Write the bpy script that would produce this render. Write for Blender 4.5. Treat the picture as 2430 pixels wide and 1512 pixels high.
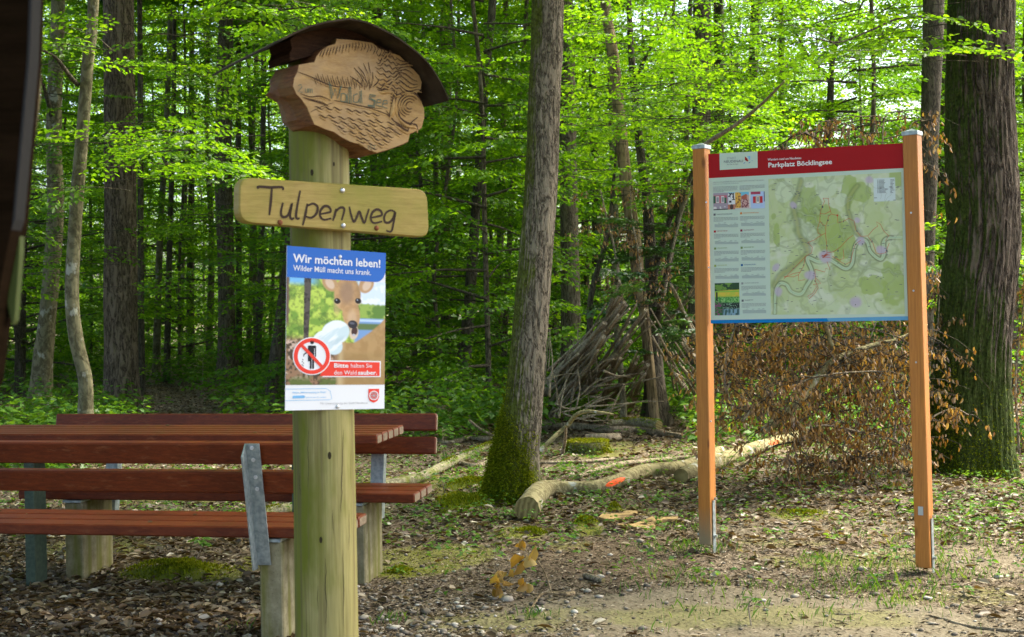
import bpy, math, random
import numpy as np
from mathutils import Vector, Matrix, Quaternion

scene = bpy.context.scene
for o in list(bpy.data.objects): bpy.data.objects.remove(o)
COL = scene.collection
random.seed(7)
RNG = np.random.default_rng(11)

# ------------------------------------------------------------------ camera, sky, sun, exposure
FPX = 3100.0                    # focal length in photo pixels (photo measured at 2430 x 1512)
HC = 1.4                        # eye height
PITCH, ROLL = 31 / 3100.0, 0.015
KZ = 3100.0 / 4200.0             # depth scale of the listed tree distances
C0 = np.array([0.0, 0.0, HC])
F_ = np.array([0, math.cos(PITCH), -math.sin(PITCH)])
U0 = np.array([0, math.sin(PITCH), math.cos(PITCH)])
R0 = np.array([1.0, 0, 0])
U_ = U0 * math.cos(ROLL) + R0 * math.sin(ROLL)
R_ = R0 * math.cos(ROLL) - U0 * math.sin(ROLL)
cd = bpy.data.cameras.new("camera"); cam = bpy.data.objects.new("camera", cd); COL.objects.link(cam)
cam.matrix_world = Matrix(((R_[0], U_[0], -F_[0], 0), (R_[1], U_[1], -F_[1], 0), (R_[2], U_[2], -F_[2], HC), (0, 0, 0, 1)))
cd.sensor_width = 36; cd.lens = 36 * FPX / 2430.0
cd.clip_start = 0.05; cd.clip_end = 600
cd.dof.use_dof = True; cd.dof.focus_distance = 6.9; cd.dof.aperture_fstop = 8.0
scene.camera = cam

SUN_EL, SUN_AZ = math.radians(54), math.radians(64)      # azimuth measured from +Y (into the wood) towards +X (right)
w = bpy.data.worlds.new("World"); scene.world = w; w.use_nodes = True
nt = w.node_tree; nt.nodes.clear()
sky = nt.nodes.new("ShaderNodeTexSky"); sky.sky_type = 'NISHITA'; sky.sun_disc = False
sky.sun_elevation = SUN_EL; sky.sun_rotation = SUN_AZ; sky.dust_density = 5.0; sky.air_density = 0.8; sky.ozone_density = 0.4
bg = nt.nodes.new("ShaderNodeBackground"); bg.inputs[1].default_value = 0.15
wo = nt.nodes.new("ShaderNodeOutputWorld")
nt.links.new(sky.outputs[0], bg.inputs[0]); nt.links.new(bg.outputs[0], wo.inputs[0])
sl = bpy.data.lights.new("sun", 'SUN'); sl.energy = 2.3; sl.angle = math.radians(20); sl.color = (1.0, 0.93, 0.76)
so = bpy.data.objects.new("sun", sl); COL.objects.link(so)
sd = Vector((math.sin(SUN_AZ) * math.cos(SUN_EL), math.cos(SUN_AZ) * math.cos(SUN_EL), math.sin(SUN_EL)))
so.rotation_euler = sd.to_track_quat('Z', 'Y').to_euler()
scene.view_settings.view_transform = 'Standard'; scene.view_settings.look = 'None'
scene.view_settings.exposure = 2.25; scene.view_settings.gamma = 1.0
scene.cycles.max_bounces = 8; scene.cycles.diffuse_bounces = 6; scene.cycles.transmission_bounces = 6; scene.cycles.transparent_max_bounces = 4
scene.cycles.use_denoising = True

# ------------------------------------------------------------------ measuring helpers
def ray(x, y):
    return F_ + (x - 1215) / FPX * R_ - (y - 756) / FPX * U_
def pt(x, y, Z):                 # point seen at photo position (x, y), Z metres into the scene
    return C0 + ray(x, y) * Z
def g(x, y, z=0.0):              # where that line of sight meets the ground
    r = ray(x, y); return C0 + r * ((z - HC) / r[2])
def depth(p): return float(np.dot(np.asarray(p) - C0, F_))
def c1(x, y): return ((900 + x * .6282) / 1.58025, (y * .6282) / 1.58025)
def c2(x, y): return ((1000 + x * .46296) / 1.58025, (880 + y * .46296) / 1.58025)
def c3(x, y): return ((2550 + x * .52907) / 1.58025, (460 + y * .52907) / 1.58025)

# ------------------------------------------------------------------ value noise
def _h(ix, iy, iz, s):
    n = (ix.astype(np.int64) * 374761393 + iy.astype(np.int64) * 668265263 + iz.astype(np.int64) * 2147483647 + s * 974711) & 0xFFFFFFFF
    n = ((n ^ (n >> 13)) * 1274126177) & 0xFFFFFFFF
    n = (n ^ (n >> 16)) & 0xFFFFFF
    return n / float(0xFFFFFF)
def vn(x, y, z=0.0, s=0):
    x = np.asarray(x, float); y = np.asarray(y, float) + x * 0; z = np.asarray(z, float) + x * 0
    ix, iy, iz = np.floor(x), np.floor(y), np.floor(z)
    fx, fy, fz = x - ix, y - iy, z - iz
    fx, fy, fz = fx * fx * (3 - 2 * fx), fy * fy * (3 - 2 * fy), fz * fz * (3 - 2 * fz)
    r = 0
    for dx in (0, 1):
        for dy in (0, 1):
            for dz in (0, 1):
                wgt = (fx if dx else 1 - fx) * (fy if dy else 1 - fy) * (fz if dz else 1 - fz)
                r = r + wgt * _h(ix + dx, iy + dy, iz + dz, s)
    return r
def fbm(x, y, z=0.0, o=4, s=0):
    r, a, t = 0, 1.0, 0
    for k in range(o):
        r = r + a * vn(np.asarray(x) * 2 ** k, np.asarray(y) * 2 ** k, np.asarray(z) * 2 ** k, s + k); t += a; a *= .5
    return r / t
def sm(a, b, x): t = np.clip((x - a) / (b - a), 0, 1); return t * t * (3 - 2 * t)

# ------------------------------------------------------------------ object helpers
def tag(o, label=None, cat=None, group=None, kind=None):
    if label: o["label"] = label
    if cat: o["category"] = cat
    if group: o["group"] = group
    if kind: o["kind"] = kind
    return o
def empty(name, loc, label, cat, group=None):
    o = bpy.data.objects.new(name, None); COL.objects.link(o); o.location = tuple(loc); o.empty_display_size = .1
    return tag(o, label, cat, group)
def npmesh(name, V, F, mats=(), midx=None, smooth=False):
    V = np.asarray(V, np.float32); F = np.asarray(F, np.int32)
    me = bpy.data.meshes.new(name); k = F.shape[1]
    me.vertices.add(len(V)); me.vertices.foreach_set("co", V.ravel())
    me.loops.add(F.size); me.loops.foreach_set("vertex_index", F.ravel())
    me.polygons.add(len(F)); me.polygons.foreach_set("loop_start", np.arange(0, F.size, k, dtype=np.int32))
    me.polygons.foreach_set("loop_total", np.full(len(F), k, np.int32))
    if smooth: me.polygons.foreach_set("use_smooth", np.ones(len(F), bool))
    for m in mats: me.materials.append(m)
    if midx is not None: me.polygons.foreach_set("material_index", np.asarray(midx, np.int32))
    me.update(calc_edges=True)
    return me
def link(name, me, parent=None, loc=None):
    o = bpy.data.objects.new(name, me); COL.objects.link(o)
    if parent is not None: o.parent = parent
    if loc is not None: o.location = tuple(loc)
    return o
def origin_of(parent):
    p = Vector((0, 0, 0)); q = parent
    while q is not None: p += q.location; q = q.parent
    return np.array(p)

class MB:
    """collects shapes in world coordinates; build() links them as one mesh"""
    def __init__(s): s.v = []; s.f = []; s.m = []; s.sm = []
    def add(s, V, F, m=0, smooth=False):
        b = len(s.v); s.v += [tuple(map(float, p)) for p in V]
        for f in F: s.f.append(tuple(b + i for i in f)); s.m.append(m); s.sm.append(smooth)
        return s
    def box(s, c, ax, ay, az, hx, hy, hz, m=0, bev=0.0):
        c, ax, ay, az = map(np.asarray, (c, ax, ay, az))
        if bev <= 0:
            V = [c + ax * hx * i + ay * hy * j + az * hz * k for k in (-1, 1) for j in (-1, 1) for i in (-1, 1)]
            return s.add(V, [(0, 2, 3, 1), (4, 5, 7, 6), (0, 1, 5, 4), (2, 6, 7, 3), (0, 4, 6, 2), (1, 3, 7, 5)], m)
        # chamfered along the ay/az cross-section (prism along ax) with chamfered ends
        b = min(bev, hy * .45, hz * .45, hx * .45)
        def ring(x, k): 
            y, z = hy - k, hz - k
            q = [(-y + b, -z), (y - b, -z), (y, -z + b), (y, z - b), (y - b, z), (-y + b, z), (-y, z - b), (-y, -z + b)]
            return [c + ax * x + ay * u + az * v for u, v in q]
        V = ring(-hx, b) + ring(-hx + b, 0) + ring(hx - b, 0) + ring(hx, b)
        F = [tuple(range(7, -1, -1)), tuple(range(24, 32))]
        for r in range(3):
            for i in range(8):
                j = (i + 1) % 8; F.append((r * 8 + i, r * 8 + j, r * 8 + 8 + j, r * 8 + 8 + i))
        return s.add(V, F, m)
    def tube(s, P, R, n=8, m=0, smooth=True, cap=True, noise=0.0, seed=0):
        P = [np.asarray(p, float) for p in P]
        if not hasattr(R, '__len__'): R = [R] * len(P)
        t0 = P[1] - P[0]; t0 /= np.linalg.norm(t0) + 1e-9
        a = np.cross(t0, (0, 0, 1.0)) if abs(t0[2]) < .9 else np.cross(t0, (0, 1.0, 0)); a /= np.linalg.norm(a)
        V = []
        for i, p in enumerate(P):
            t = P[min(i + 1, len(P) - 1)] - P[max(i - 1, 0)]; t /= np.linalg.norm(t) + 1e-9
            a = a - t * np.dot(a, t); a /= np.linalg.norm(a) + 1e-9; b = np.cross(t, a)
            for k in range(n):
                th = 2 * math.pi * k / n
                r = R[i]
                if noise: r *= 1 + noise * (float(vn(k * 1.3 + seed, i * .7, 0, seed)) - .5) * 2
                V.append(p + (a * math.cos(th) + b * math.sin(th)) * r)
        F = []
        for i in range(len(P) - 1):
            for k in range(n):
                k2 = (k + 1) % n; F.append((i * n + k, i * n + k2, (i + 1) * n + k2, (i + 1) * n + k))
        s.add(V, F, m, smooth)
        if cap:
            b = len(s.v) - len(V)
            s.f.append(tuple(b + k for k in range(n - 1, -1, -1))); s.m.append(m); s.sm.append(False)
            s.f.append(tuple(b + (len(P) - 1) * n + k for k in range(n))); s.m.append(m); s.sm.append(False)
        return s
    def poly(s, pts, m=0): return s.add(pts, [tuple(range(len(pts)))], m)
    def mesh(s, name, mats, org):
        me = bpy.data.meshes.new(name); org = np.asarray(org, float)
        me.from_pydata([tuple(np.array(v) - org) for v in s.v], [], s.f)
        for mm in (mats if isinstance(mats, (list, tuple)) else [mats]): me.materials.append(mm)
        me.polygons.foreach_set("material_index", s.m); me.polygons.foreach_set("use_smooth", s.sm)
        me.update(); return me
    def build(s, name, mats, parent=None, org=None):
        if org is None: org = origin_of(parent) if parent is not None else np.mean(np.array(s.v), 0) * np.array([1, 1, 0])
        o = link(name, s.mesh(name, mats, org), parent)
        if parent is None: o.location = tuple(org)
        return o

def catmull(P, n):
    P = np.asarray(P, float); Q = np.vstack([2 * P[0] - P[1], P, 2 * P[-1] - P[-2]]); out = []
    for i in range(1, len(Q) - 2):
        for k in range(n):
            t = k / n
            out.append(.5 * ((2 * Q[i]) + (-Q[i - 1] + Q[i + 1]) * t + (2 * Q[i - 1] - 5 * Q[i] + 4 * Q[i + 1] - Q[i + 2]) * t * t + (-Q[i - 1] + 3 * Q[i] - 3 * Q[i + 1] + Q[i + 2]) * t ** 3))
    out.append(P[-1]); return np.array(out)

# ------------------------------------------------------------------ materials
class NT:
    def __init__(s, name):
        s.mat = bpy.data.materials.new(name); s.mat.use_nodes = True; s.t = s.mat.node_tree; s.t.nodes.clear()
        s.out = s.t.nodes.new("ShaderNodeOutputMaterial")
    def n(s, typ, **kw):
        nd = s.t.nodes.new("ShaderNode" + typ)
        for k, v in kw.items():
            if k.startswith("i_"):
                key = k[2:]; key = int(key) if key.isdigit() else key.replace("_", " "); nd.inputs[key].default_value = v
            else: setattr(nd, k, v)
        return nd
    def l(s, a, b): s.t.links.new(a, b)
    def coord(s, scale=(1, 1, 1), loc=(0, 0, 0), src="Object", rot=(0, 0, 0)):
        tc = s.n("TexCoord"); mp = s.n("Mapping"); s.l(tc.outputs[src], mp.inputs[0])
        mp.inputs["Scale"].default_value = scale; mp.inputs["Location"].default_value = loc; mp.inputs["Rotation"].default_value = rot
        return mp.outputs[0]
    def noise(s, co, scale, detail=4, rough=.55, dist=0.0):
        nd = s.n("TexNoise"); nd.inputs["Scale"].default_value = scale; nd.inputs["Detail"].default_value = detail
        nd.inputs["Roughness"].default_value = rough; nd.inputs["Distortion"].default_value = dist; s.l(co, nd.inputs["Vector"]); return nd.outputs[0]
    def ramp(s, fac, stops, interp='LINEAR'):
        nd = s.n("ValToRGB"); cr = nd.color_ramp; cr.interpolation = interp
        while len(cr.elements) < len(stops): cr.elements.new(.5)
        for e, (p, c) in zip(cr.elements, stops):
            e.position = p; e.color = (c, c, c, 1) if not hasattr(c, '__len__') else tuple(c) + (1,) * (4 - len(c))
        s.l(fac, nd.inputs[0]); return nd.outputs[0]
    def mix(s, fac, a, b, mode='MIX'):
        nd = s.n("Mix", data_type='RGBA', blend_type=mode)
        for val, idx in ((fac, 0), (a, 6), (b, 7)):
            if hasattr(val, 'is_linked') or isinstance(val, bpy.types.NodeSocket): s.l(val, nd.inputs[idx])
            else: nd.inputs[idx].default_value = val if idx == 0 else tuple(val) + (1,) * (4 - len(val))
        return nd.outputs[2]
    def math(s, op, a, b=0.0, c=0.0):
        nd = s.n("Math", operation=op)
        for i, v in enumerate((a, b, c)):
            if isinstance(v, bpy.types.NodeSocket): s.l(v, nd.inputs[i])
            else: nd.inputs[i].default_value = v
        return nd.outputs[0]
    def bsdf(s, col, rough=.8, bump=None, bstr=.5, bdist=.01, spec=.3, metal=0.0):
        p = s.n("BsdfPrincipled")
        if isinstance(col, bpy.types.NodeSocket): s.l(col, p.inputs["Base Color"])
        else: p.inputs["Base Color"].default_value = tuple(col) + (1,)
        if isinstance(rough, bpy.types.NodeSocket): s.l(rough, p.inputs["Roughness"])
        else: p.inputs["Roughness"].default_value = rough
        p.inputs["Specular IOR Level"].default_value = spec; p.inputs["Metallic"].default_value = metal
        if bump is not None:
            b = s.n("Bump"); b.inputs["Strength"].default_value = bstr; b.inputs["Distance"].default_value = bdist
            s.l(bump, b.inputs["Height"]); s.l(b.outputs[0], p.inputs["Normal"])
        s.l(p.outputs[0], s.out.inputs[0]); s.p = p
        return s.mat

def leaf_mat(name, stops, tr=1.7, trans=.5, gloss=.03):
    m = NT(name); geo = m.n("NewGeometry")
    col = m.ramp(geo.outputs["Random Per Island"], stops)
    big = m.noise(m.coord(src="Object"), .8, 2)
    col = m.mix(m.ramp(big, [(.35, 0.0), (.65, 1.0)]), col, m.mix(1.0, col, (.62, .74, .7), 'MULTIPLY'))
    d = m.n("BsdfDiffuse"); t = m.n("BsdfTranslucent"); gl = m.n("BsdfGlossy"); gl.inputs["Roughness"].default_value = .42
    m.l(col, d.inputs[0]); tc = m.mix(1.0, col, (tr * 1.22, tr * 1.0, tr * .25), 'MULTIPLY'); m.l(tc, t.inputs[0])
    mx = m.n("MixShader"); mx.inputs[0].default_value = trans; m.l(d.outputs[0], mx.inputs[1]); m.l(t.outputs[0], mx.inputs[2])
    m2 = m.n("MixShader"); m2.inputs[0].default_value = gloss; m.l(mx.outputs[0], m2.inputs[1]); m.l(gl.outputs[0], m2.inputs[2])
    m.l(m2.outputs[0], m.out.inputs[0]); return m.mat
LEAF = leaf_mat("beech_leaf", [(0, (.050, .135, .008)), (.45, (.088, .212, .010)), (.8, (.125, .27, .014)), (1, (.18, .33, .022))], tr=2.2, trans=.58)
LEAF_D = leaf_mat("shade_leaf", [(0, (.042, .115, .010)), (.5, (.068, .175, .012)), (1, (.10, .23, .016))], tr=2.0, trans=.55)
LEAF_G = leaf_mat("seedling_leaf", [(0, (.055, .15, .02)), (.5, (.10, .23, .03)), (1, (.16, .31, .05))], tr=1.4)
LEAF_IVY = leaf_mat("dark_shrub_leaf", [(0, (.02, .065, .010)), (.6, (.035, .105, .012)), (1, (.07, .18, .018))], tr=1.4, trans=.35, gloss=.09)
DEAD = leaf_mat("dead_leaf", [(0, (.10, .048, .010)), (.4, (.24, .125, .028)), (.8, (.38, .22, .06)), (1, (.50, .34, .14))], tr=1.25, trans=.3, gloss=.07)
LITTER = leaf_mat("litter_leaf", [(0, (.045, .028, .014)), (.35, (.10, .062, .030)), (.7, (.20, .142, .080)), (.93, (.34, .27, .18)), (1, (.6, .53, .42))], tr=1.1, trans=.15, gloss=.04)
GRASS = leaf_mat("grass_blade", [(0, (.05, .13, .02)), (.6, (.10, .22, .025)), (1, (.20, .30, .05))], tr=1.4, trans=.4)
MOSSB = leaf_mat("moss_tuft", [(0, (.09, .12, .006)), (.5, (.18, .22, .012)), (1, (.32, .35, .03))], tr=1.2, trans=.35, gloss=.0)

def bark_mat(name, dark, light, k=9.0, zs=.16, bdist=.03, moss=None, lich=0.0, mosscol=(.055, .095, .012)):
    m = NT(name); co = m.coord((1, 1, zs)); wob = m.noise(m.coord((1, 1, .6)), 5, 3)
    ad = m.n("MixRGB") if False else None
    r1 = m.noise(co, k * 1.5, 3, .55, .9); r2 = m.noise(m.coord((1, 1, zs * 1.6), (5, 2, 1)), k * 3.1, 3, .6, .6)
    rd = m.math('ADD', m.math('MULTIPLY', m.math('ABSOLUTE', m.math('SUBTRACT', r1, .5)), 3.4), m.math('MULTIPLY', m.math('ABSOLUTE', m.math('SUBTRACT', r2, .5)), 2.6))
    fine = m.noise(m.coord((1, 1, .35)), k * 9, 5, .65)
    ridge = m.math('MULTIPLY', m.ramp(rd, [(.08, 0.0), (.55, 1.0)]), .75)
    hgt = m.math('ADD', ridge, m.math('MULTIPLY', fine, .6))
    col = m.ramp(hgt, [(.15, dark), (.55, tuple((a + b) / 2 for a, b in zip(dark, light))), (1.0, light)])
    tone = m.noise(m.coord((1, 1, .5)), 1.6, 3); col = m.mix(m.ramp(tone, [(.3, 0.0), (.7, .55)]), col, m.mix(1.0, col, (.6, .58, .5), 'MULTIPLY'))
    if lich:
        ln = m.noise(m.coord((1, 1, .6)), 7, 4, .6); col = m.mix(m.ramp(ln, [(.60, 0.0), (.66, lich)]), col, (.42, .43, .37))
    if moss:
        a, side, h0 = moss            # amount, side (-x strength), base height
        geo = m.n("NewGeometry"); sx = m.n("SeparateXYZ"); m.l(geo.outputs["Normal"], sx.inputs[0])
        tc = m.n("TexCoord"); so_ = m.n("SeparateXYZ"); m.l(tc.outputs["Object"], so_.inputs[0])
        mn = m.noise(m.coord((1, 1, .6)), 6, 5, .7)
        v = m.math('ADD', m.math('MULTIPLY', sx.outputs[0], -side), m.math('MULTIPLY', m.math('SUBTRACT', mn, .5), 2.2))
        base = m.math('MULTIPLY', m.math('SUBTRACT', h0, so_.outputs[2]), 1.3); base = m.math('MAXIMUM', base, -0.5)
        v = m.math('ADD', m.math('ADD', v, a - .5), base)
        f = m.ramp(v, [(.0, 0.0), (.35, .9)])
        mc = m.ramp(m.noise(m.coord(), 40, 3), [(.3, tuple(c * .5 for c in mosscol)), (.7, tuple(c * 1.7 for c in mosscol))])
        col = m.mix(f, col, mc)
    return m.bsdf(col, .9, hgt, .9, bdist, .15)
BARK_OAK = bark_mat("ridged_bark", (.022, .016, .010), (.20, .158, .11), 9, .2, .03)
BARK_T1 = bark_mat("mossy_grey_bark", (.020, .015, .009), (.30, .258, .185), 13, .24, .02, moss=(.78, .8, .6), mosscol=(.085, .105, .010))
BARK_BIG = bark_mat("deep_dark_bark", (.010, .007, .005), (.145, .118, .088), 7.5, .2, .045, moss=(.72, .85, 1.3), mosscol=(.045, .07, .010))
BARK_DARK = bark_mat("dark_bark", (.028, .024, .017), (.12, .105, .075), 10, .2, .015)
BARK_LIGHT = bark_mat("pale_bark", (.07, .062, .034), (.20, .185, .11), 4, .5, .006, lich=.7, moss=(-.15, .3, .3))
BARK_GREY = bark_mat("grey_bark", (.035, .028, .018), (.185, .155, .11), 11, .22, .015)
BARK_SNAG = bark_mat("snag_bark", (.07, .05, .03), (.30, .23, .13), 7, .14, .012)
BARK_STICK = bark_mat("stick_bark", (.10, .08, .05), (.40, .335, .24), 14, .5, .006, moss=(-.35, 0, -.2))
BARK_MOSSY = bark_mat("mossy_log_bark", (.12, .11, .07), (.33, .31, .2), 10, .5, .006, moss=(.55, 0, .0), mosscol=(.13, .16, .012))
BARK_BEECHLOG = bark_mat("smooth_log_bark", (.12, .10, .045), (.33, .295, .155), 6, .6, .006, lich=1.0)

def wood_mat(name, cdark, clight, grain=(1, 14, 14), rough=.55, bump=.15, spec=.4, scale=6, extra=None):
    m = NT(name); co = m.coord(grain); a = m.noise(co, scale, 5, .6, .6); b = m.noise(m.coord(tuple(x * 3 for x in grain)), scale * 2, 3)
    f = m.math('ADD', m.math('MULTIPLY', a, .7), m.math('MULTIPLY', b, .3))
    col = m.ramp(f, [(.3, cdark), (.7, clight)])
    if extra: col = extra(m, col)
    return m.bsdf(col, rough, f, bump, .004, spec)
RED_WOOD = wood_mat("red_stained_wood", (.075, .013, .003), (.20, .040, .008), (1.2, 16, 16), .48, .25, .25, 6, lambda m, c: m.mix(m.ramp(m.noise(m.coord((2, 12, 12), (4, 1, 2)), 4, 5, .7), [(.56, 0.0), (.72, .45)]), m.mix(m.ramp(m.noise(m.coord(), 2.5, 4), [(.4, 0.0), (.65, .5)]), c, m.mix(1.0, c, (.5, .45, .45), "MULTIPLY")), (.26, .11, .045)))
END_WOOD = wood_mat("weathered_end_grain", (.12, .085, .05), (.30, .23, .15), (9, 9, 9), .8, .4)
def _knots(m, c):
    v = m.n("TexVoronoi"); v.inputs["Scale"].default_value = 1.0; m.l(m.coord((9, 9, 3.2)), v.inputs["Vector"]); c = m.mix(m.ramp(v.outputs[0], [(.05, .85), (.13, 0.0)]), c, (.16, .05, .012))
    c = m.mix(m.ramp(m.noise(m.coord((70, 70, 1.2)), 1, 2, .4), [(.66, 0.0), (.72, .6)]), c, (.2, .07, .015)); return m.mix(m.ramp(m.noise(m.coord((3, 3, 1)), 2, 3), [(.35, .35), (.6, 0.0)]), c, (.30, .13, .045))
LARCH = wood_mat("orange_larch_wood", (.36, .125, .018), (.60, .25, .05), (30, 30, .8), .5, .25, .3, 6, _knots)
def _foot(m, c):
    c = _knots(m, c); tc = m.n("TexCoord"); sx = m.n("SeparateXYZ"); m.l(tc.outputs["Object"], sx.inputs[0]); nz = m.noise(m.coord((20, 20, 2)), 2, 4)
    f = m.math('ADD', sx.outputs[2], m.math('MULTIPLY', nz, -.12)); return m.mix(m.ramp(f, [(.02, .95), (.20, 0.0)]), c, (.27, .215, .12))
LARCH_FOOT = wood_mat("larch_wood_with_grey_foot", (.36, .125, .018), (.60, .25, .05), (30, 30, .8), .55, .25, .25, 6, _foot)
LARCH_GREY = wood_mat("greyed_larch_wood", (.26, .19, .10), (.40, .31, .18), (30, 30, .8), .7, .2, .2)
def _post_extra(m, col):
    gn = m.noise(m.coord((1, 1, .35)), 7, 4, .6); geo = m.n("NewGeometry"); sx = m.n("SeparateXYZ"); m.l(geo.outputs["Normal"], sx.inputs[0])
    v = m.math('ADD', gn, m.math('MULTIPLY', sx.outputs[0], -.16))
    col = m.mix(m.ramp(v, [(.40, 0.0), (.60, .9)]), col, (.125, .145, .006))
    st = m.noise(m.coord((26, 26, .7)), 2.2, 3); col = m.mix(m.ramp(st, [(.52, 0.0), (.68, .75)]), col, (.12, .095, .04))
    cr = m.noise(m.coord((60, 60, 1.1), (3, 1, 0)), 1, 2, .4, .4)
    return m.mix(m.ramp(cr, [(.73, 0.0), (.76, .9)]), col, (.05, .04, .02))
POST_WOOD = wood_mat("algae_post_wood", (.16, .135, .036), (.38, .345, .13), (22, 22, .6), .75, .3, .25, 3, _post_extra)
def _plank_extra(m, col):
    gn = m.noise(m.coord((1, 1, 1)), 5, 4, .6)
    return m.mix(m.ramp(gn, [(.40, 0.0), (.70, .75)]), col, (.20, .205, .010))
PLANK_WOOD = wood_mat("yellow_green_board", (.24, .165, .03), (.42, .31, .075), (2, 2, 26), .55, .25, .35, 5, _plank_extra)
CARVE_WOOD = wood_mat("carved_wood_face", (.23, .12, .022), (.46, .285, .085), (4, 4, 14), .5, .5, .35, 4,
    lambda m, c: m.mix(m.ramp(m.noise(m.coord(), 9, 3), [(.45, 0.0), (.7, .6)]), c, (.34, .235, .11)))
CARVE_SIDE = wood_mat("dark_slab_side", (.055, .020, .006), (.25, .105, .032), (5, 5, 40), .7, .8, .3, 4,
    lambda m, c: m.mix(m.ramp(m.noise(m.coord(), 8, 3), [(.5, 0.0), (.72, .6)]), c, (.16, .125, .03)))
GROOVE = NT("burnt_groove").bsdf((.045, .026, .014), .8)
GROOVE_T = NT("teal_groove").bsdf((.09, .13, .085), .8)
CARVED = NT("carved_line").bsdf((.06, .03, .014), .85)
ROOFM = NT("roof_sheet"); ROOFM = ROOFM.bsdf(ROOFM.ramp(ROOFM.noise(ROOFM.coord(), 18, 4), [(.3, (.022, .016, .009)), (.75, (.065, .05, .03))]), .8, spec=.1)
def conc():
    m = NT("algae_concrete"); a = m.noise(m.coord(), 18, 6, .65); st = m.noise(m.coord((14, 14, 1)), 1.4, 3)
    col = m.ramp(a, [(.3, (.14, .12, .06)), (.7, (.30, .27, .16))])
    col = m.mix(m.ramp(st, [(.42, 0.0), (.62, .8)]), col, (.12, .12, .015))
    vor = m.n("TexVoronoi"); vor.inputs["Scale"].default_value = 90; m.l(m.coord(), vor.inputs["Vector"])
    pit = m.ramp(vor.outputs[0], [(.08, 0.0), (.16, 1.0)])
    return m.bsdf(m.mix(pit, (.07, .06, .04), col), .9, a, .5, .004, .2)
CONC = conc()
def galv(name, c0, c1_, rough=.45, metal=.6):
    m = NT(name); a = m.noise(m.coord(), 45, 3); return m.bsdf(m.ramp(a, [(.35, c0), (.65, c1_)]), rough, a, .1, .001, .5, metal)
GALV = galv("galvanised_steel", (.25, .30, .30), (.42, .48, .47)); STEEL = galv("bright_steel", (.5, .52, .52), (.7, .72, .72), .3, .8)
PAINTSTEEL = galv("dark_steel", (.03, .055, .035), (.06, .09, .055), .6, .1)
def flat(name, c, rough=.5, spec=.2): return NT(name).bsdf(c, rough, spec=spec)
WHITE = flat("printed_white", (.80, .82, .80)); BLUE = flat("printed_blue", (.035, .155, .52)); REDP = flat("printed_red", (.80, .06, .035))
BLACK = flat("printed_black", (.02, .02, .022)); GREYT = flat("printed_grey", (.42, .42, .42)); LBLUE = flat("printed_light_blue", (.2, .47, .74))
BD_RED = flat("board_red", (.38, .002, .003), .4); BD_PALE = flat("board_pale", (.58, .69, .56), .4); BD_BLUE = flat("board_blue", (.0, .20, .52), .3)
BD_BLUE2 = flat("board_light_blue", (.14, .38, .60), .3); INK = flat("ink_grey", (.14, .15, .15)); INKM = flat("ink_mid", (.30, .335, .31)); INKR = flat("ink_red", (.62, .12, .05)); INKS = flat("ink_shade", (.42, .50, .44))
TXW = flat("letter_white", (.86, .84, .80)); ORANGE = flat("ink_orange", (.72, .27, .06)); INKG = flat("ink_green", (.22, .34, .10)); INKLG = flat("ink_lime", (.36, .46, .09)); INKB = flat("ink_blue", (.03, .14, .34)); INKW = flat("ink_wine", (.30, .02, .06))
SPRAY = flat("orange_spray_paint", (.85, .12, .03), .7); FRESHCUT = wood_mat("fresh_cut_wood", (.26, .17, .06), (.50, .35, .16), (9, 3, 9), .8, .6, .15, 6, lambda m, c: m.mix(m.ramp(m.noise(m.coord(), 14, 4), [(.5, 0.0), (.62, .85)]), c, (.09, .06, .03)))
CUTEND = NT("log_cut_end")
def _cut(m):
    tc = m.n("TexCoord"); a = m.noise(m.coord(), 14, 4); wv = m.n("TexWave", wave_type='RINGS', rings_direction='SPHERICAL'); wv.inputs["Scale"].default_value = 28; wv.inputs["Distortion"].default_value = 2.5
    m.l(tc.outputs["Object"], wv.inputs["Vector"])
    f = m.math('ADD', m.math('MULTIPLY', wv.outputs["Fac"], .35), m.math('MULTIPLY', a, .7))
    return m.bsdf(m.ramp(f, [(.25, (.11, .085, .03)), (.8, (.30, .25, .10))]), .8, f, .3, .003, .2)
CUTEND = _cut(CUTEND)
def vcol_mat(name, rough=.35):
    m = NT(name); at = m.n("Attribute"); at.attribute_name = "ink"; return m.bsdf(at.outputs["Color"], rough, spec=.4)
PRINT = vcol_mat("printed_picture")
STONE = NT("pebble"); _g = STONE.n("NewGeometry"); STONE = STONE.bsdf(STONE.ramp(_g.outputs["Random Per Island"], [(0, (.09, .075, .055)), (.5, (.19, .165, .125)), (.85, (.31, .28, .22)), (1, (.5, .47, .4))]), .8, spec=.25)
CHIP = NT("wood_chip"); _g = CHIP.n("NewGeometry"); CHIP = CHIP.bsdf(CHIP.ramp(_g.outputs["Random Per Island"], [(0, (.04, .028, .015)), (.5, (.10, .075, .043)), (.87, (.21, .165, .10)), (1, (.42, .36, .26))]), .85, spec=.2)

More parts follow.
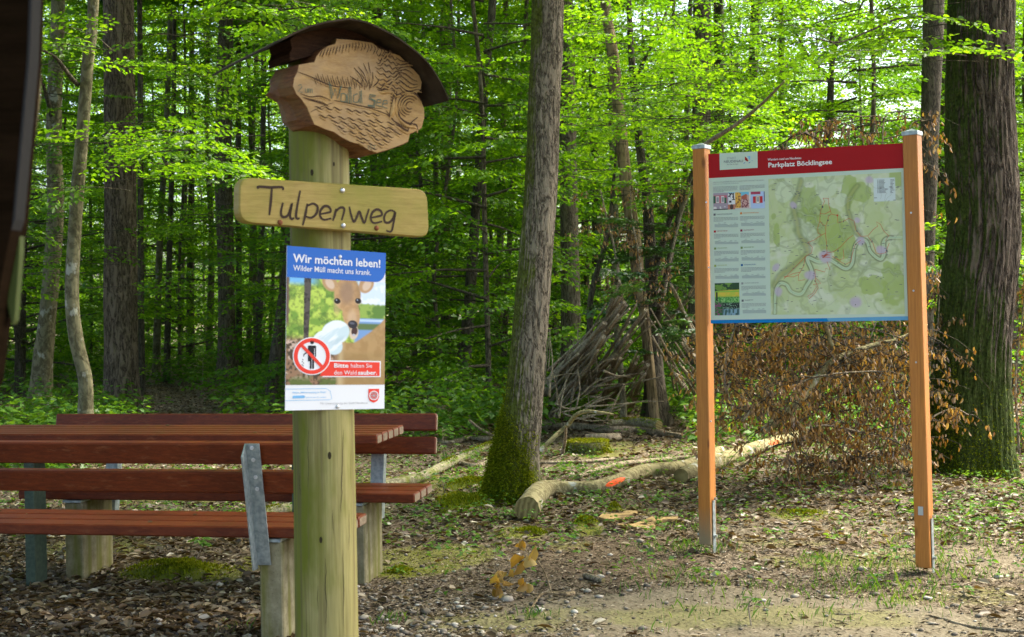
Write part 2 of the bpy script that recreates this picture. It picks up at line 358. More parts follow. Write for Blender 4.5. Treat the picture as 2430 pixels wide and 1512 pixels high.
# ------------------------------------------------------------------ ground
MASKS = {}
MOSSK = .74
def zone_masks(x, y):
    n1 = fbm(x * 1.3, y * .9, 0, 4, 3); n2 = fbm(x * 4, y * 3, 0, 4, 9)
    # pale sandy bank at the lower right, tilted ellipse
    c = g(1730, 1475); ex, ey = (x - c[0]) / 1.25, (y - c[1]) / .62
    sand = sm(.25, -.25, ex * ex + ey * ey - 1 + (n1 - .5) * 2.0 + (n2 - .5) * .8)
    c = g(1900, 1250); ex, ey = (x - c[0]) / .8, (y - c[1]) / .4
    sand = np.maximum(sand, .55 * sm(.25, -.25, ex * ex + ey * ey - 1 + (n1 - .5) * 2.4 + (n2 - .5) * 1.4))
    c = g(2330, 1340); ex, ey = (x - c[0]) / .42, (y - c[1]) / .5
    sand = np.maximum(sand, .6 * sm(.25, -.25, ex * ex + ey * ey - 1 + (n1 - .5) * 2.4 + (n2 - .5) * 1.4))
    moss = np.zeros_like(x)
    for px, py, rx, ry, a in MOSSZ:
        c = g(px, py); ex, ey = (x - c[0]) / rx, (y - c[1]) / (ry * MOSSK)
        moss = np.maximum(moss, a * sm(.35, -.3, ex * ex + ey * ey - 1 + (n2 - .5) * 2.6 + (n1 - .5) * 1.0))
    c = g(1440, 1330); ex, ey = (x - c[0]) / .55, (y - c[1]) / .75
    soil = sm(.4, -.4, ex * ex + ey * ey - 1 + (n2 - .5) * 1.5)
    grassz = sm(.46, .62, fbm(x * 1.8, y * 1.2, 0, 3, 21)) * sm(.3, .8, x) * sm(8.6, 7.6, y)
    return sand, moss, soil, grassz
MOSSZ = [(990, 1325, .42, .55, .8), (1100, 1190, .24, .5, 1), (1160, 1150, .28, .5, 1), (1230, 1262, .14, .28, 1), (1360, 1290, .1, .25, .5), (1400, 1248, .1, .22, 1), (1560, 1480, 1.0, .3, .42),
         (650, 1330, .2, .3, .9), (420, 1360, .35, .4, .9), (240, 1300, .35, .5, .7), (800, 1215, .4, .5, .5), (1000, 1150, .5, .8, .6), (1880, 1222, .3, .25, .8), (1430, 1060, .4, 1.2, .7),
         (2000, 1330, .5, .35, .5), (2320, 1420, .35, .3, .5), (1500, 1210, .15, .3, .6), (330, 1180, .6, 1.2, .6), (1880, 1290, .3, .2, .4), (955, 1360, .12, .12, 1)]
HOLE = g(1425, 1262)
def ground_z(x, y):
    x = np.asarray(x, float); y = np.asarray(y, float)
    z = (fbm(x * .5, y * .5, 0, 3, 5) - .5) * .10 * sm(6.5, 10, y) + (fbm(x * 3, y * 3, 0, 3, 6) - .5) * .035 + (fbm(x * 14, y * 14, 0, 3, 8) - .5) * .014
    z = z - .11 * np.exp(-(((x - HOLE[0]) / .13) ** 2 + ((y - HOLE[1]) / .10) ** 2) ** 2)
    z = z + (fbm(x * .12, y * .12, 0, 2, 15) - .5) * .8 * sm(13, 33, y)
    c = g(1730, 1475); ex, ey = (x - c[0]) / 1.3, (y - c[1]) / .6
    z = z + .03 * np.exp(-(ex * ex + ey * ey))
    return z
def make_ground():
    ys = [-12.0, -6, -2, 1, 3, 4.2]; y = 4.9
    while y < 150: ys.append(y); y += .016 if y < 9 else (.03 if y < 12 else .0035 * y * (y / 12))
    ys.append(400)
    ys = np.array(ys); nx = 420
    t = np.linspace(-1, 1, nx)
    X = np.outer(np.where(ys < 6, 3.0, ys * .5), t) + np.outer(np.where(ys < 6, 30, ys * 1.3), np.sign(t) * np.abs(t) ** 7)
    Y = np.repeat(ys[:, None], nx, 1)
    Z = ground_z(X, Y)
    V = np.stack([X, Y, Z], -1).reshape(-1, 3); n = len(ys)
    i = (np.arange(n - 1)[:, None] * nx + np.arange(nx - 1)[None]).ravel()
    F = np.stack([i, i + 1, i + nx + 1, i + nx], 1)
    m = NT("forest_floor")
    def att(nm): a = m.n("Attribute"); a.attribute_name = nm; return a.outputs["Fac"]
    co = m.coord(); a = m.noise(co, 3, 6, .65); b = m.noise(co, 34, 6, .7); v = m.n("TexVoronoi"); v.inputs["Scale"].default_value = 55; m.l(co, v.inputs["Vector"])
    v2 = m.n("TexVoronoi"); v2.inputs["Scale"].default_value = 120; m.l(m.coord((1, .45, 1), rot=(0, 0, .5)), v2.inputs["Vector"])
    sx = m.n("SeparateColor"); m.l(v.outputs["Color"], sx.inputs[0]); sx2 = m.n("SeparateColor"); m.l(v2.outputs["Color"], sx2.inputs[0])
    chips = m.ramp(sx.outputs[0], [(0, (.05, .036, .022)), (.35, (.10, .074, .048)), (.75, (.18, .14, .095)), (1, (.36, .31, .24))])
    chips2 = m.ramp(sx2.outputs[0], [(0, (.05, .036, .022)), (.5, (.15, .115, .075)), (1, (.36, .30, .22))])
    base = m.mix(m.ramp(b, [(.4, 0.0), (.6, 1.0)]), chips, chips2)
    base = m.mix(m.ramp(a, [(.35, .5), (.6, 0.0)]), base, (.085, .062, .04))
    soil = m.ramp(b, [(.3, (.05, .035, .022)), (.7, (.17, .125, .08))])
    base = m.mix(m.math('MULTIPLY', att("soil"), .8), base, soil)
    sandc = m.ramp(b, [(.25, (.11, .088, .055)), (.6, (.20, .17, .115)), (.8, (.30, .265, .19))])
    base = m.mix(att("sand"), base, sandc)
    mossc = m.ramp(m.noise(co, 60, 4), [(.3, (.085, .10, .012)), (.7, (.23, .245, .035))])
    mf = m.math('MULTIPLY', att("moss"), m.ramp(b, [(.33, .35), (.6, 1.0)]))
    base = m.mix(mf, base, mossc)
    hgt = m.math('ADD', m.math('MULTIPLY', b, .6), m.math('MULTIPLY', v.outputs[0], .5))
    mat = m.bsdf(base, .95, hgt, .8, .012, .12)
    me = npmesh("ground", V, F, [mat], smooth=True)
    sand, moss, soilm, gz = zone_masks(V[:, 0], V[:, 1])
    for nm, arr in (("sand", sand), ("moss", moss), ("soil", soilm)):
        at = me.attributes.new(nm, 'FLOAT', 'POINT'); at.data.foreach_set("value", arr.astype(np.float32))
    o = link("ground", me); tag(o, kind="structure"); return o
make_ground()

# ------------------------------------------------------------------ leaves, sprays, crowns
def leaves_mesh(P, D, N, L, W, fold=.12, shape=4):
    """P base points, D unit length direction, N unit normal, L length, W width -> V, F"""
    B = np.cross(N, D); n = len(P); L = L[:, None]; W = W[:, None]
    if shape == 4:
        V = np.stack([P, P + D * L * .45 + B * W * .5 + N * W * fold, P + D * L - N * L * .12, P + D * L * .45 - B * W * .5 + N * W * fold], 1).reshape(-1, 3)
        F = np.arange(n * 4).reshape(-1, 4)
    else:
        V = np.stack([P, P + D * L * .28 + B * W * .42 + N * W * fold, P + D * L * .68 + B * W * .40 + N * W * fold * .6, P + D * L - N * L * .12,
                      P + D * L * .68 - B * W * .40 + N * W * fold * .6, P + D * L * .28 - B * W * .42 + N * W * fold], 1).reshape(-1, 3)
        b = np.arange(n)[:, None] * 6; F = np.concatenate([b + np.array([[0, 1, 2, 3]]), b + np.array([[0, 3, 4, 5]])], 0)
    return V, F
def unit(a): return a / (np.linalg.norm(a, axis=-1, keepdims=True) + 1e-9)
def spray(rng, L=1.1, nt_=13, lf=.062, tilt=.55):
    """flat fan of leaves along +X; returns P,D,N,len"""
    P = []; D = []; S = []
    for i in range(nt_):
        t = (i + .7) / nt_; x = L * t; side = 1 if i % 2 else -1
        tl = L * .42 * (1 - abs(t - .35) * 1.05) * rng.uniform(.7, 1.15); ang = side * rng.uniform(.65, .95)
        k = max(2, int(tl / (lf * .62)))
        for j in range(k + 1):
            s = (j + .6) / (k + 1) * tl; sd_ = 1 if j % 2 else -1
            P.append((x + math.cos(ang) * s, math.sin(ang) * s, -.10 * (x * x) - .06 * s + rng.normal(0, .012)))
            a2 = ang + sd_ * rng.uniform(.5, 1.1) if j < k else ang
            D.append((math.cos(a2), math.sin(a2), rng.normal(-.12, .16))); S.append(lf * rng.uniform(.7, 1.25))
    P = np.array(P); D = unit(np.array(D)); N = unit(np.stack([rng.normal(0, tilt, len(P)), rng.normal(0, tilt, len(P)), np.ones(len(P))], 1))
    N = unit(N - D * np.sum(N * D, 1, keepdims=True)); return P, D, N, np.array(S)
SPR = [spray(np.random.default_rng(i), 1.0 + .1 * (i % 3)) for i in range(6)]
def rotm(az, pitch, roll):
    q = Matrix.Rotation(az, 3, 'Z') @ Matrix.Rotation(pitch, 3, 'Y') @ Matrix.Rotation(roll, 3, 'X'); return np.array(q)
class Foliage:
    def __init__(s, shape=4): s.V = []; s.F = []; s.n = 0; s.shape = shape; s.W = MB()
    def spray(s, pos, az, pitch=.0, roll=.0, scale=1.0, rng=None, keep=1.0, leafk=1.0, wr=.62):
        P, D, N, S = SPR[int(rng.integers(len(SPR)))]
        if keep < 1: k = rng.random(len(P)) < keep; P, D, N, S = P[k], D[k], N[k], S[k]
        M = rotm(az, pitch, roll); P2 = P @ M.T * scale + pos
        V, F = leaves_mesh(P2, D @ M.T, N @ M.T, S * leafk, S * leafk * wr, shape=s.shape)
        s.V.append(V); s.F.append(F + s.n); s.n += len(V)
    def mesh(s, name, mat, off=(0, 0, 0)): return npmesh(name, np.concatenate(s.V) - np.array(off), np.concatenate(s.F), [mat])
def crown_mesh(name, seed, h0, h1, nb, reach, mat, lk=1.0, spr=4, taper=.5):
    rng = np.random.default_rng(seed); f = Foliage(); limbs = MB()
    for i in range(nb):
        t = (i + rng.random()) / nb; h = h0 + (h1 - h0) * t; az = i * 2.4 + rng.normal(0, .4)
        R = reach * (1 - taper * t) * rng.uniform(.55, 1.15); rise = rng.uniform(-.05, .35)
        d = np.array([math.cos(az), math.sin(az), 0])
        pts = [np.array([0, 0, h]) + d * R * s_ + np.array([0, 0, rise * R * s_ - .12 * R * s_ * s_]) for s_ in (0, .35, .7, 1)]
        limbs.tube(pts, [.006 + .008 * R, .005 + .005 * R, .006, .003], 4, cap=False)
        for k in range(spr):
            s_ = rng.uniform(.25, .95); p = np.array([0, 0, h]) + d * R * s_ + np.array([0, 0, rise * R * s_ - .12 * R * s_ * s_])
            f.spray(p, az + rng.normal(0, .75), rng.normal(.08, .12), rng.normal(0, .18), rng.uniform(.75, 1.25), rng, .92, lk)
    return f.mesh(name, mat), limbs
print("crowns")
CROWN_LOW = []; LIMBS_LOW = []
for i in range(6):
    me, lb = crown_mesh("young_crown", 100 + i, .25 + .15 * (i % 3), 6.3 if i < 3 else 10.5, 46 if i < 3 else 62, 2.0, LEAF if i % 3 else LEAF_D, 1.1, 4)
    CROWN_LOW.append(me); LIMBS_LOW.append(lb.mesh("limbs", BARK_DARK, (0, 0, 0)))
CROWN_HIGH = []; LIMBS_HIGH = []
for i in range(4):
    me, lb = crown_mesh("high_crown", 200 + i, 7.0, 13, 10 if i < 3 else 44, 2.4 if i < 3 else 4.2, LEAF if i else LEAF_D, 1.9, 4 if i < 3 else 6, taper=.5)  # last variant packed dense, above the frame, to shade what lies below
    CROWN_HIGH.append(me); LIMBS_HIGH.append(lb.mesh("limbs", BARK_DARK, (0, 0, 0)))

# ------------------------------------------------------------------ trunks
def trunk_mesh(path3, rad, org, nseg=20, ridge=.06, flare=.5, lobes=4, mat=None, name="trunk", seed=0, fl_h=.28, rk=9, furrow=0.0):
    """path3 bottom->top world points and radii; returns mesh in coordinates relative to org"""
    A = catmull(np.hstack([path3, np.array(rad)[:, None]]), 14); P, R = A[:, :3], A[:, 3]
    # denser rings
    n = len(P); th = np.linspace(0, 2 * math.pi, nseg, endpoint=False)
    T = np.gradient(P, axis=0); T = unit(T)
    a = np.cross(T, np.array([0, 1.0, 0])); a = unit(a); b = np.cross(T, a)
    h = (P[:, 2] - org[2])[:, None]
    fl = flare * np.exp(-np.maximum(h, 0) / fl_h) * (1 + .55 * np.sin(th[None] * lobes + seed) + .25 * np.sin(th[None] * (lobes + 3) + seed * 2))
    u = np.cos(th)[None] * 1.0; v = np.sin(th)[None] * 1.0
    nz = (fbm(u * rk * .35 + seed, v * rk * .35, h * 1.2, 3, seed) - .5) * 2 * ridge * 1.4 + (vn(u * rk, v * rk, h * 4, seed + 5) - .5) * ridge
    if furrow: nz = nz + furrow * (np.minimum(np.abs(vn(u * rk * .9 + h * .6, v * rk * .9, h * 2.2, seed + 8) - .5) * 5, 1) - .7)
    RR = R[:, None] * (1 + np.maximum(fl, -.1) + nz)
    V = P[:, None] + a[:, None] * (np.cos(th)[None, :, None] * RR[..., None]) + b[:, None] * (np.sin(th)[None, :, None] * RR[..., None])
    V = V.reshape(-1, 3) - org
    i = (np.arange(n - 1)[:, None] * nseg + np.arange(nseg)[None]); j = np.roll(np.arange(nseg), -1)[None] + np.arange(n - 1)[:, None] * nseg
    F = np.stack([i.ravel(), j.ravel(), (j + nseg).ravel(), (i + nseg).ravel()], 1)
    return npmesh(name, V, F, [mat], smooth=True)

def tree(name, label, px, Z=None, basey=None, mat=None, height=13.0, nseg=20, crown=None, ridge=.05, flare=.45, group=None, seed=0, lobes=4, fl_h=.28, rk=9, basex=None, limbs=True, furrow=0.0):
    """px: (x, y, width) photo measurements from bottom to top at depth Z"""
    if basey is not None: Z = depth(g(px[0][0], basey))
    if basey is None: Z = Z * KZ
    base = np.array(pt(px[0][0] if basex is None else basex, px[0][1], Z))
    # extend to the ground
    P = [np.array(pt(x, y, Z)) for x, y, w_ in px]; R = [w_ / 2 * Z / FPX for x, y, w_ in px]
    d = P[0] - P[1]; d = d / abs(d[2]) if abs(d[2]) > 1e-6 else np.array([0, 0, -1.0])
    gz = float(ground_z(P[0][0], P[0][1]))
    if P[0][2] > gz + .02:
        k = P[0][2] - gz + .12; P.insert(0, P[0] + np.array([d[0] * .5, d[1] * .5, -1]) * k); R.insert(0, R[0] * 1.04)
    else:
        P.insert(0, P[0] + np.array([0, 0, -.15])); R.insert(0, R[0])
    d = P[-1] - P[-2]; d = d / d[2]; top = P[-1][2]
    while top < height:
        st = min(3.0, height - top + .1); nx_ = P[-1] + np.array([d[0] * .6, d[1] * .6, 1]) * st; P.append(nx_); R.append(max(R[-1] * .87, .015)); top = nx_[2]
    org = np.array([P[0][0], P[0][1], gz])
    root = empty(name, org, label, "tree", group)
    link("trunk", trunk_mesh(np.array(P), R, org, nseg, ridge, flare, lobes, mat, seed=seed, fl_h=fl_h, rk=rk, furrow=furrow), root)
    if crown is not None and limbs:
        q = P[-1] - org; q[2] = 0
        crown = 3 if crown == 9 else crown % 3
        c = link("crown", CROWN_HIGH[crown], root, q * .8); c.rotation_euler.z = seed * 1.7
        l_ = link("limbs", LIMBS_HIGH[crown], c)
    return root, Z
def leafy(root, items, seed, mat=LEAF, Z=15, name="foliage", shape=6, lk=.85):
    """extra leafy sprays of a tree, given as (x, y, spread px, n, scale)"""
    rng = np.random.default_rng(seed); f = Foliage(shape); tw = MB(); org = origin_of(root)
    for it in items:
        x, y, sx_, sy_, n, sc = it[:6]; z = (it[6] if len(it) > 6 else Z) * KZ; sc = sc * .8
        for i in range(n):
            p = pt(x + rng.normal(0, sx_), y + rng.normal(0, sy_), z + rng.normal(0, .6)); az = rng.uniform(0, 6.28)
            f.spray(p, az, rng.normal(.06, .14), rng.normal(0, .2), sc * rng.uniform(.8, 1.2), rng, .9, lk)
            e = p + np.array([math.cos(az), math.sin(az), -.08]) * sc; s_ = p - np.array([math.cos(az), math.sin(az), .05]) * sc * .5
            tw.tube([s_, p, e], [.006, .004, .002], 3, cap=False)
    o = link(name, f.mesh(name, mat, org), root)
    tw.build("twigs", BARK_DARK, o, org)
    return o
print("trees")
T_ALL = {}
T_ALL['mossy'], Z1 = tree("mossy_tree", "slightly leaning grey tree in the middle with green moss on its left side and foot", 
    [(1222, 1180, 118), (1222, 1100, 104), (1240, 980, 92), (1252, 850, 86), (1263, 720, 82), (1272, 600, 79), (1285, 420, 77), (1293, 200, 76), (1300, 0, 76)],
    basey=1188, mat=BARK_T1, nseg=160, furrow=.035, crown=9, ridge=.03, flare=.30, seed=3, lobes=3, fl_h=.22, rk=16)
T_ALL['behind'], _ = tree("tall_tree", "straight grey tree just right of the mossy leaning tree with a torn bare patch",
    [(1356, 930, 52), (1355, 800, 48), (1352, 600, 44), (1349, 400, 40), (1347, 200, 36), (1344, 0, 32)], Z=24, mat=BARK_GREY, nseg=40, crown=1, seed=5)
T_ALL['leftbig'], _ = tree("ridged_tree", "thick straight brown tree with ridged bark behind the left end of the far bench",
    [(288, 985, 82), (288, 900, 78), (286, 700, 76), (286, 500, 74), (284, 250, 72), (281, 0, 70)], basey=988, mat=BARK_OAK, nseg=80, crown=9, seed=7, flare=.2, rk=14)
T_ALL['bent'], _ = tree("bent_tree", "slender pale bent tree with grey patches left of the thick brown tree",
    [(215, 1095, 46), (204, 985, 36), (202, 900, 33), (180, 800, 33), (171, 700, 32), (176, 570, 31), (184, 450, 31), (197, 300, 29), (210, 130, 27), (222, 0, 25)], basey=1100, mat=BARK_LIGHT, nseg=40, crown=9, seed=9, flare=.25)
T_ALL['leftdark'], _ = tree("spotted_tree", "dark tree with pale spotted foot left of the slender bent tree",
    [(100, 880, 46), (112, 760, 40), (122, 650, 40), (132, 500, 38), (128, 350, 36), (131, 200, 34), (138, 0, 32)], Z=25, mat=BARK_LIGHT, nseg=28, crown=9, seed=11)
T_ALL['midleft'], _ = tree("knotty_tree", "brown knotty tree standing alone between the thick brown tree and the wooden sign post",
    [(541, 900, 48), (538, 760, 40), (536, 600, 39), (530, 420, 41), (531, 250, 38), (534, 120, 37), (537, 0, 30)], basey=915, mat=BARK_GREY, nseg=36, crown=9, seed=13)
T_ALL['rightbig'], _ = tree("huge_tree", "huge dark deeply furrowed tree at the right edge with moss down its left side",
    [(2300, 1110, 196), (2303, 1000, 186), (2306, 850, 178), (2318, 700, 170), (2334, 560, 166), (2330, 400, 164), (2325, 200, 154), (2327, 0, 148)], basey=1116, mat=BARK_BIG, nseg=220, furrow=.05, crown=9, ridge=.03, flare=.14, seed=15, lobes=5, rk=16, height=14)
T_ALL['rdark'], _ = tree("dark_tree", "straight nearly black tree between the right board post and the huge furrowed tree",
    [(2197, 800, 34), (2199, 600, 36), (2205, 400, 41), (2210, 200, 45), (2216, 0, 50)], Z=23, mat=BARK_DARK, nseg=30, crown=1, seed=17)
T_ALL['rthin'], _ = tree("thin_tree", "thin dark tree directly right of the straight nearly black tree",
    [(2238, 800, 18), (2236, 500, 20), (2237, 200, 20), (2238, 0, 20)], Z=29, mat=BARK_DARK, nseg=16, crown=2, seed=19)
T_ALL['post'], _ = tree("grey_tree", "grey tree rising directly behind the left post of the map board",
    [(1654, 850, 50), (1660, 600, 48), (1664, 330, 45), (1665, 150, 44), (1666, 0, 42)], Z=26, mat=BARK_GREY, nseg=30, crown=0, seed=21)
T_ALL['r1062'], _ = tree("straight_tree", "straight slim grey tree seen just right of the carved sign roof",
    [(1062, 880, 30), (1060, 600, 27), (1058, 400, 25), (1060, 200, 23), (1061, 0, 22)], Z=36, mat=BARK_GREY, nseg=20, crown=1, seed=23)
T_ALL['r1150'], _ = tree("curved_tree", "dark curved tree between the slim grey tree and the mossy leaning tree",
    [(1098, 890, 36), (1112, 750, 29), (1122, 600, 25), (1130, 480, 22), (1138, 400, 24), (1143, 300, 22), (1155, 150, 20), (1169, 0, 18)], Z=26, mat=BARK_DARK, nseg=20, crown=2, seed=25)
T_ALL['shelter'], _ = tree("leafy_tree", "dark leafy tree standing inside the stick shelter",
    [(1556, 995, 52), (1553, 900, 44), (1549, 760, 38), (1545, 640, 30), (1536, 480, 24), (1522, 380, 21), (1511, 280, 19), (1499, 140, 16), (1494, 40, 13)], Z=20.5, mat=BARK_DARK, nseg=24, crown=None, seed=27, height=6.5)
T_ALL['snag'], _ = tree("dead_tree", "bare leaning dead trunk with peeling bark above the stick shelter",
    [(1530, 760, 24), (1517, 690, 28), (1509, 600, 32), (1499, 520, 31), (1484, 420, 30), (1472, 300, 29), (1460, 180, 28), (1450, 100, 27), (1436, 0, 24)], Z=19.5, mat=BARK_SNAG, nseg=24, crown=None, seed=29, height=6.0, flare=0)
far = [("far_tree", "dark slim tree behind the grey patched tree, right of the mossy leaning tree", [(1412, 800, 24), (1416, 550, 22), (1408, 300, 20), (1404, 0, 18)], 33),
       ("far_tree", "second slim dark tree above the shelter, left of the bare dead trunk", [(1390, 800, 20), (1388, 500, 18), (1386, 200, 12)], 38),
       ("far_tree", "dark tree behind the left part of the red board header", [(1706, 800, 24), (1706, 400, 22), (1708, 200, 22), (1707, 0, 20)], 31),
       ("far_tree", "mossy dark tree above the logo end of the map board", [(1776, 800, 26), (1782, 400, 24), (1786, 200, 24), (1793, 0, 22)], 30),
       ("far_tree", "thin knobbly dark tree above the title of the map board", [(1856, 800, 18), (1855, 350, 15), (1853, 150, 13), (1854, 0, 11)], 28),
       ("far_tree", "pale slim light tree between the dark curved tree and the mossy leaning tree", [(1196, 840, 15), (1208, 600, 13), (1222, 350, 12), (1240, 150, 11), (1250, 0, 10)], 30),
       ("far_tree", "slim dark tree in the deep shade between two big left trees and the carved sign", [(396, 880, 16), (402, 600, 14), (411, 300, 12), (414, 60, 10)], 34),
       ("far_tree", "dim trunk in deep shade left of the knotty brown tree", [(452, 860, 20), (452, 600, 18), (455, 380, 14)], 42),
       ("far_tree", "slim dark tree seen right behind the knotty brown tree", [(568, 860, 15), (566, 500, 14), (566, 150, 12), (565, 0, 11)], 36),
       ("far_tree", "dark thin tree left of the carved sign", [(612, 870, 17), (620, 600, 15), (624, 350, 13), (626, 100, 12)], 32),
       ("far_tree", "leaning dark trunk seen left of the litter poster", [(645, 920, 30), (662, 780, 26), (684, 600, 22), (697, 400, 20), (700, 200, 18)], 24),
       ("far_tree", "thin dim trunk at the far left edge near the dark wooden corner", [(48, 860, 26), (52, 600, 22), (66, 300, 20), (72, 60, 18)], 30),
       ("far_tree", "dark trunk half hidden behind the thick brown ridged tree", [(336, 840, 16), (334, 600, 15), (333, 200, 13)], 29),
       ("far_tree", "slim trunk behind the carved sign and poster on their right side", [(880, 880, 18), (884, 600, 16), (888, 380, 15), (890, 300, 14)], 34),
       ("far_tree", "thin dark trunk between the poster and the slim grey tree", [(948, 870, 14), (955, 650, 13), (968, 400, 12)], 40),
       ("far_tree", "forked dark tree above the right half of the map board", [(1948, 800, 20), (1953, 420, 19), (1967, 300, 18), (1972, 200, 15), (1974, 140, 12)], 27),
       ("far_tree", "dark trunk partly hidden behind the huge furrowed tree at its upper right", [(2396, 800, 40), (2396, 400, 40), (2388, 180, 36), (2392, 0, 36)], 26)]
for i, (nm, lb, px_, z_) in enumerate(far):
    r_, _ = tree(nm, lb, px_, Z=z_, mat=(BARK_DARK, BARK_GREY)[i in (5,)], nseg=12, crown=(None if i == 15 else i), seed=31 + i * 2, flare=.2, height=(5.5 if i == 15 else 12), group="slim trunks standing further back in the wood")
    T_ALL['far%d' % i] = r_
rq = random.Random(17)
for lb, xs in (("slim pale trunk deep in the wood between the thick brown tree and the sign post", (372, 430, 497, 590, 606, 668)), ("slim pale trunk deep in the wood between the sign post and the leaning tree", (905, 932, 985, 1022, 1085, 1182, 1228)), ("slim pale trunk deep in the wood above the stick shelter", (1318, 1462, 1585, 1620))):
    for x in xs:
        z_ = rq.uniform(27, 44); w0 = rq.uniform(10, 20) * 30 / z_; l_ = rq.uniform(-25, 35)
        tree("slim_tree", lb, [(x, 830, w0 * 1.2), (x + l_ * .3 + rq.uniform(-5, 5), 560, w0), (x + l_ * .6 + rq.uniform(-6, 6), 300, w0 * .9), (x + l_, 0, w0 * .75)], Z=z_, mat=rq.choice((BARK_GREY, BARK_LIGHT)), nseg=10, crown=rq.randrange(3), seed=int(x), flare=.2, group=lb.replace("slim pale trunk", "slim pale trunks"))
# bigger side limbs of single trees
def limb(root, pts, Z, mat=BARK_DARK, name="branch", n=7):
    Z = Z * KZ
    mb = MB(); A = catmull(np.array([list(pt(x, y, Z + dz)) + [w_ / 2 * (Z + dz) / FPX] for x, y, w_, dz in pts]), 6)
    mb.tube(A[:, :3], A[:, 3], n, noise=.12, seed=len(pts)); return mb.build(name, mat, root, origin_of(root))
limb(T_ALL['far15'], [(1974, 150, 12, 0), (1985, 110, 9, 0), (2010, 60, 7, .3), (2040, 20, 5, .3), (2060, -20, 4, 0)], 27)
limb(T_ALL['far15'], [(1972, 200, 11, 0), (1955, 170, 9, 0), (1930, 150, 8, 0), (1905, 110, 6, 0), (1880, 60, 4, 0)], 27)
limb(T_ALL['shelter'], [(1508, 190, 10, 0), (1530, 140, 8, -.2), (1560, 80, 7, -.3), (1580, 30, 5, -.3), (1600, -20, 4, -.3)], 20.5)
limb(T_ALL['shelter'], [(1540, 690, 24, 0), (1560, 620, 17, -.2), (1590, 520, 13, -.4), (1625, 450, 10, -.5), (1650, 390, 7, -.6)], 20.5)
limb(T_ALL['leftdark'], [(128, 300, 12, 0), (105, 210, 9, -.3), (80, 150, 7, -.6)], 25)
limb(T_ALL['bent'], [(184, 200, 13, 0), (165, 180, 11, -.2), (130, 135, 8, -.5), (90, 115, 5, -.8)], 16.3)
limb(T_ALL['rightbig'], [(2250, 45, 12, 0), (2210, 40, 8, -.3), (2130, 45, 6, -.6), (2060, 75, 5, -.8), (1990, 100, 4, -1), (1930, 90, 3, -1.2)], 14.6)
# long bare limb above the board
limb(T_ALL['post'], [(1660, 350, 12, -8), (1700, 325, 11, -8.1), (1740, 300, 10, -8.3), (1790, 262, 8, -8.5), (1830, 225, 7, -8.8), (1862, 192, 4, -9)], 26, BARK_STICK)
print("foliage")
leafy(T_ALL['bent'], [(330, 330, 60, 26, 5, .9), (420, 330, 90, 35, 11, .9), (170, 120, 50, 60, 6, 1.0), (470, 400, 60, 30, 5, .8), (330, 420, 40, 20, 3, .8)], 1, LEAF, 16)
leafy(T_ALL['leftbig'], [(450, 120, 80, 70, 18, 1.2, 22), (400, 250, 40, 60, 7, 1.1, 21), (480, 520, 70, 60, 8, 1.1, 23)], 2, LEAF, 22)
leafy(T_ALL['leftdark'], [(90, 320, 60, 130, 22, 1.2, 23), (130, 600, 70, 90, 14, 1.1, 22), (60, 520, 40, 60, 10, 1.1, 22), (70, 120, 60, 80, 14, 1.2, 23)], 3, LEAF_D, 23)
leafy(T_ALL['shelter'], [(1560, 120, 90, 90, 26, 1.0, 18), (1620, 300, 90, 60, 18, 1.0, 19), (1450, 180, 80, 90, 16, 1.0, 19), (1600, 440, 60, 60, 14, .9, 19.5), (1400, 330, 50, 70, 9, .9, 19)], 4, LEAF, 19)
leafy(T_ALL['shelter'], [(1530, 640, 34, 40, 16, .5, 19.6), (1550, 710, 22, 40, 11, .42, 19.6), (1590, 790, 20, 40, 8, .42, 19.4), (1600, 620, 35, 60, 14, .6, 19.6), (1555, 560, 40, 50, 14, .6, 19.6)], 5, LEAF_IVY, 19.5, "ivy", 6, .9)
leafy(T_ALL['post'], [(1720, 180, 80, 110, 26, 1.1, 20), (1800, 90, 120, 60, 22, 1.1, 21), (1760, 290, 70, 40, 10, 1.0, 19)], 6, LEAF, 20)
leafy(T_ALL['rightbig'], [(2120, 60, 90, 50, 16, 1.0, 14), (2420, 560, 30, 120, 8, .8, 17), (2400, 820, 40, 90, 8, .8, 18), (2225, 620, 14, 90, 5, .35, 17)], 7, LEAF, 14.5)
leafy(T_ALL['midleft'], [(640, 60, 90, 50, 12, .9, 18), (700, 20, 90, 30, 8, .8, 12), (560, 620, 90, 60, 8, 1.1, 28)], 8, LEAF, 20)

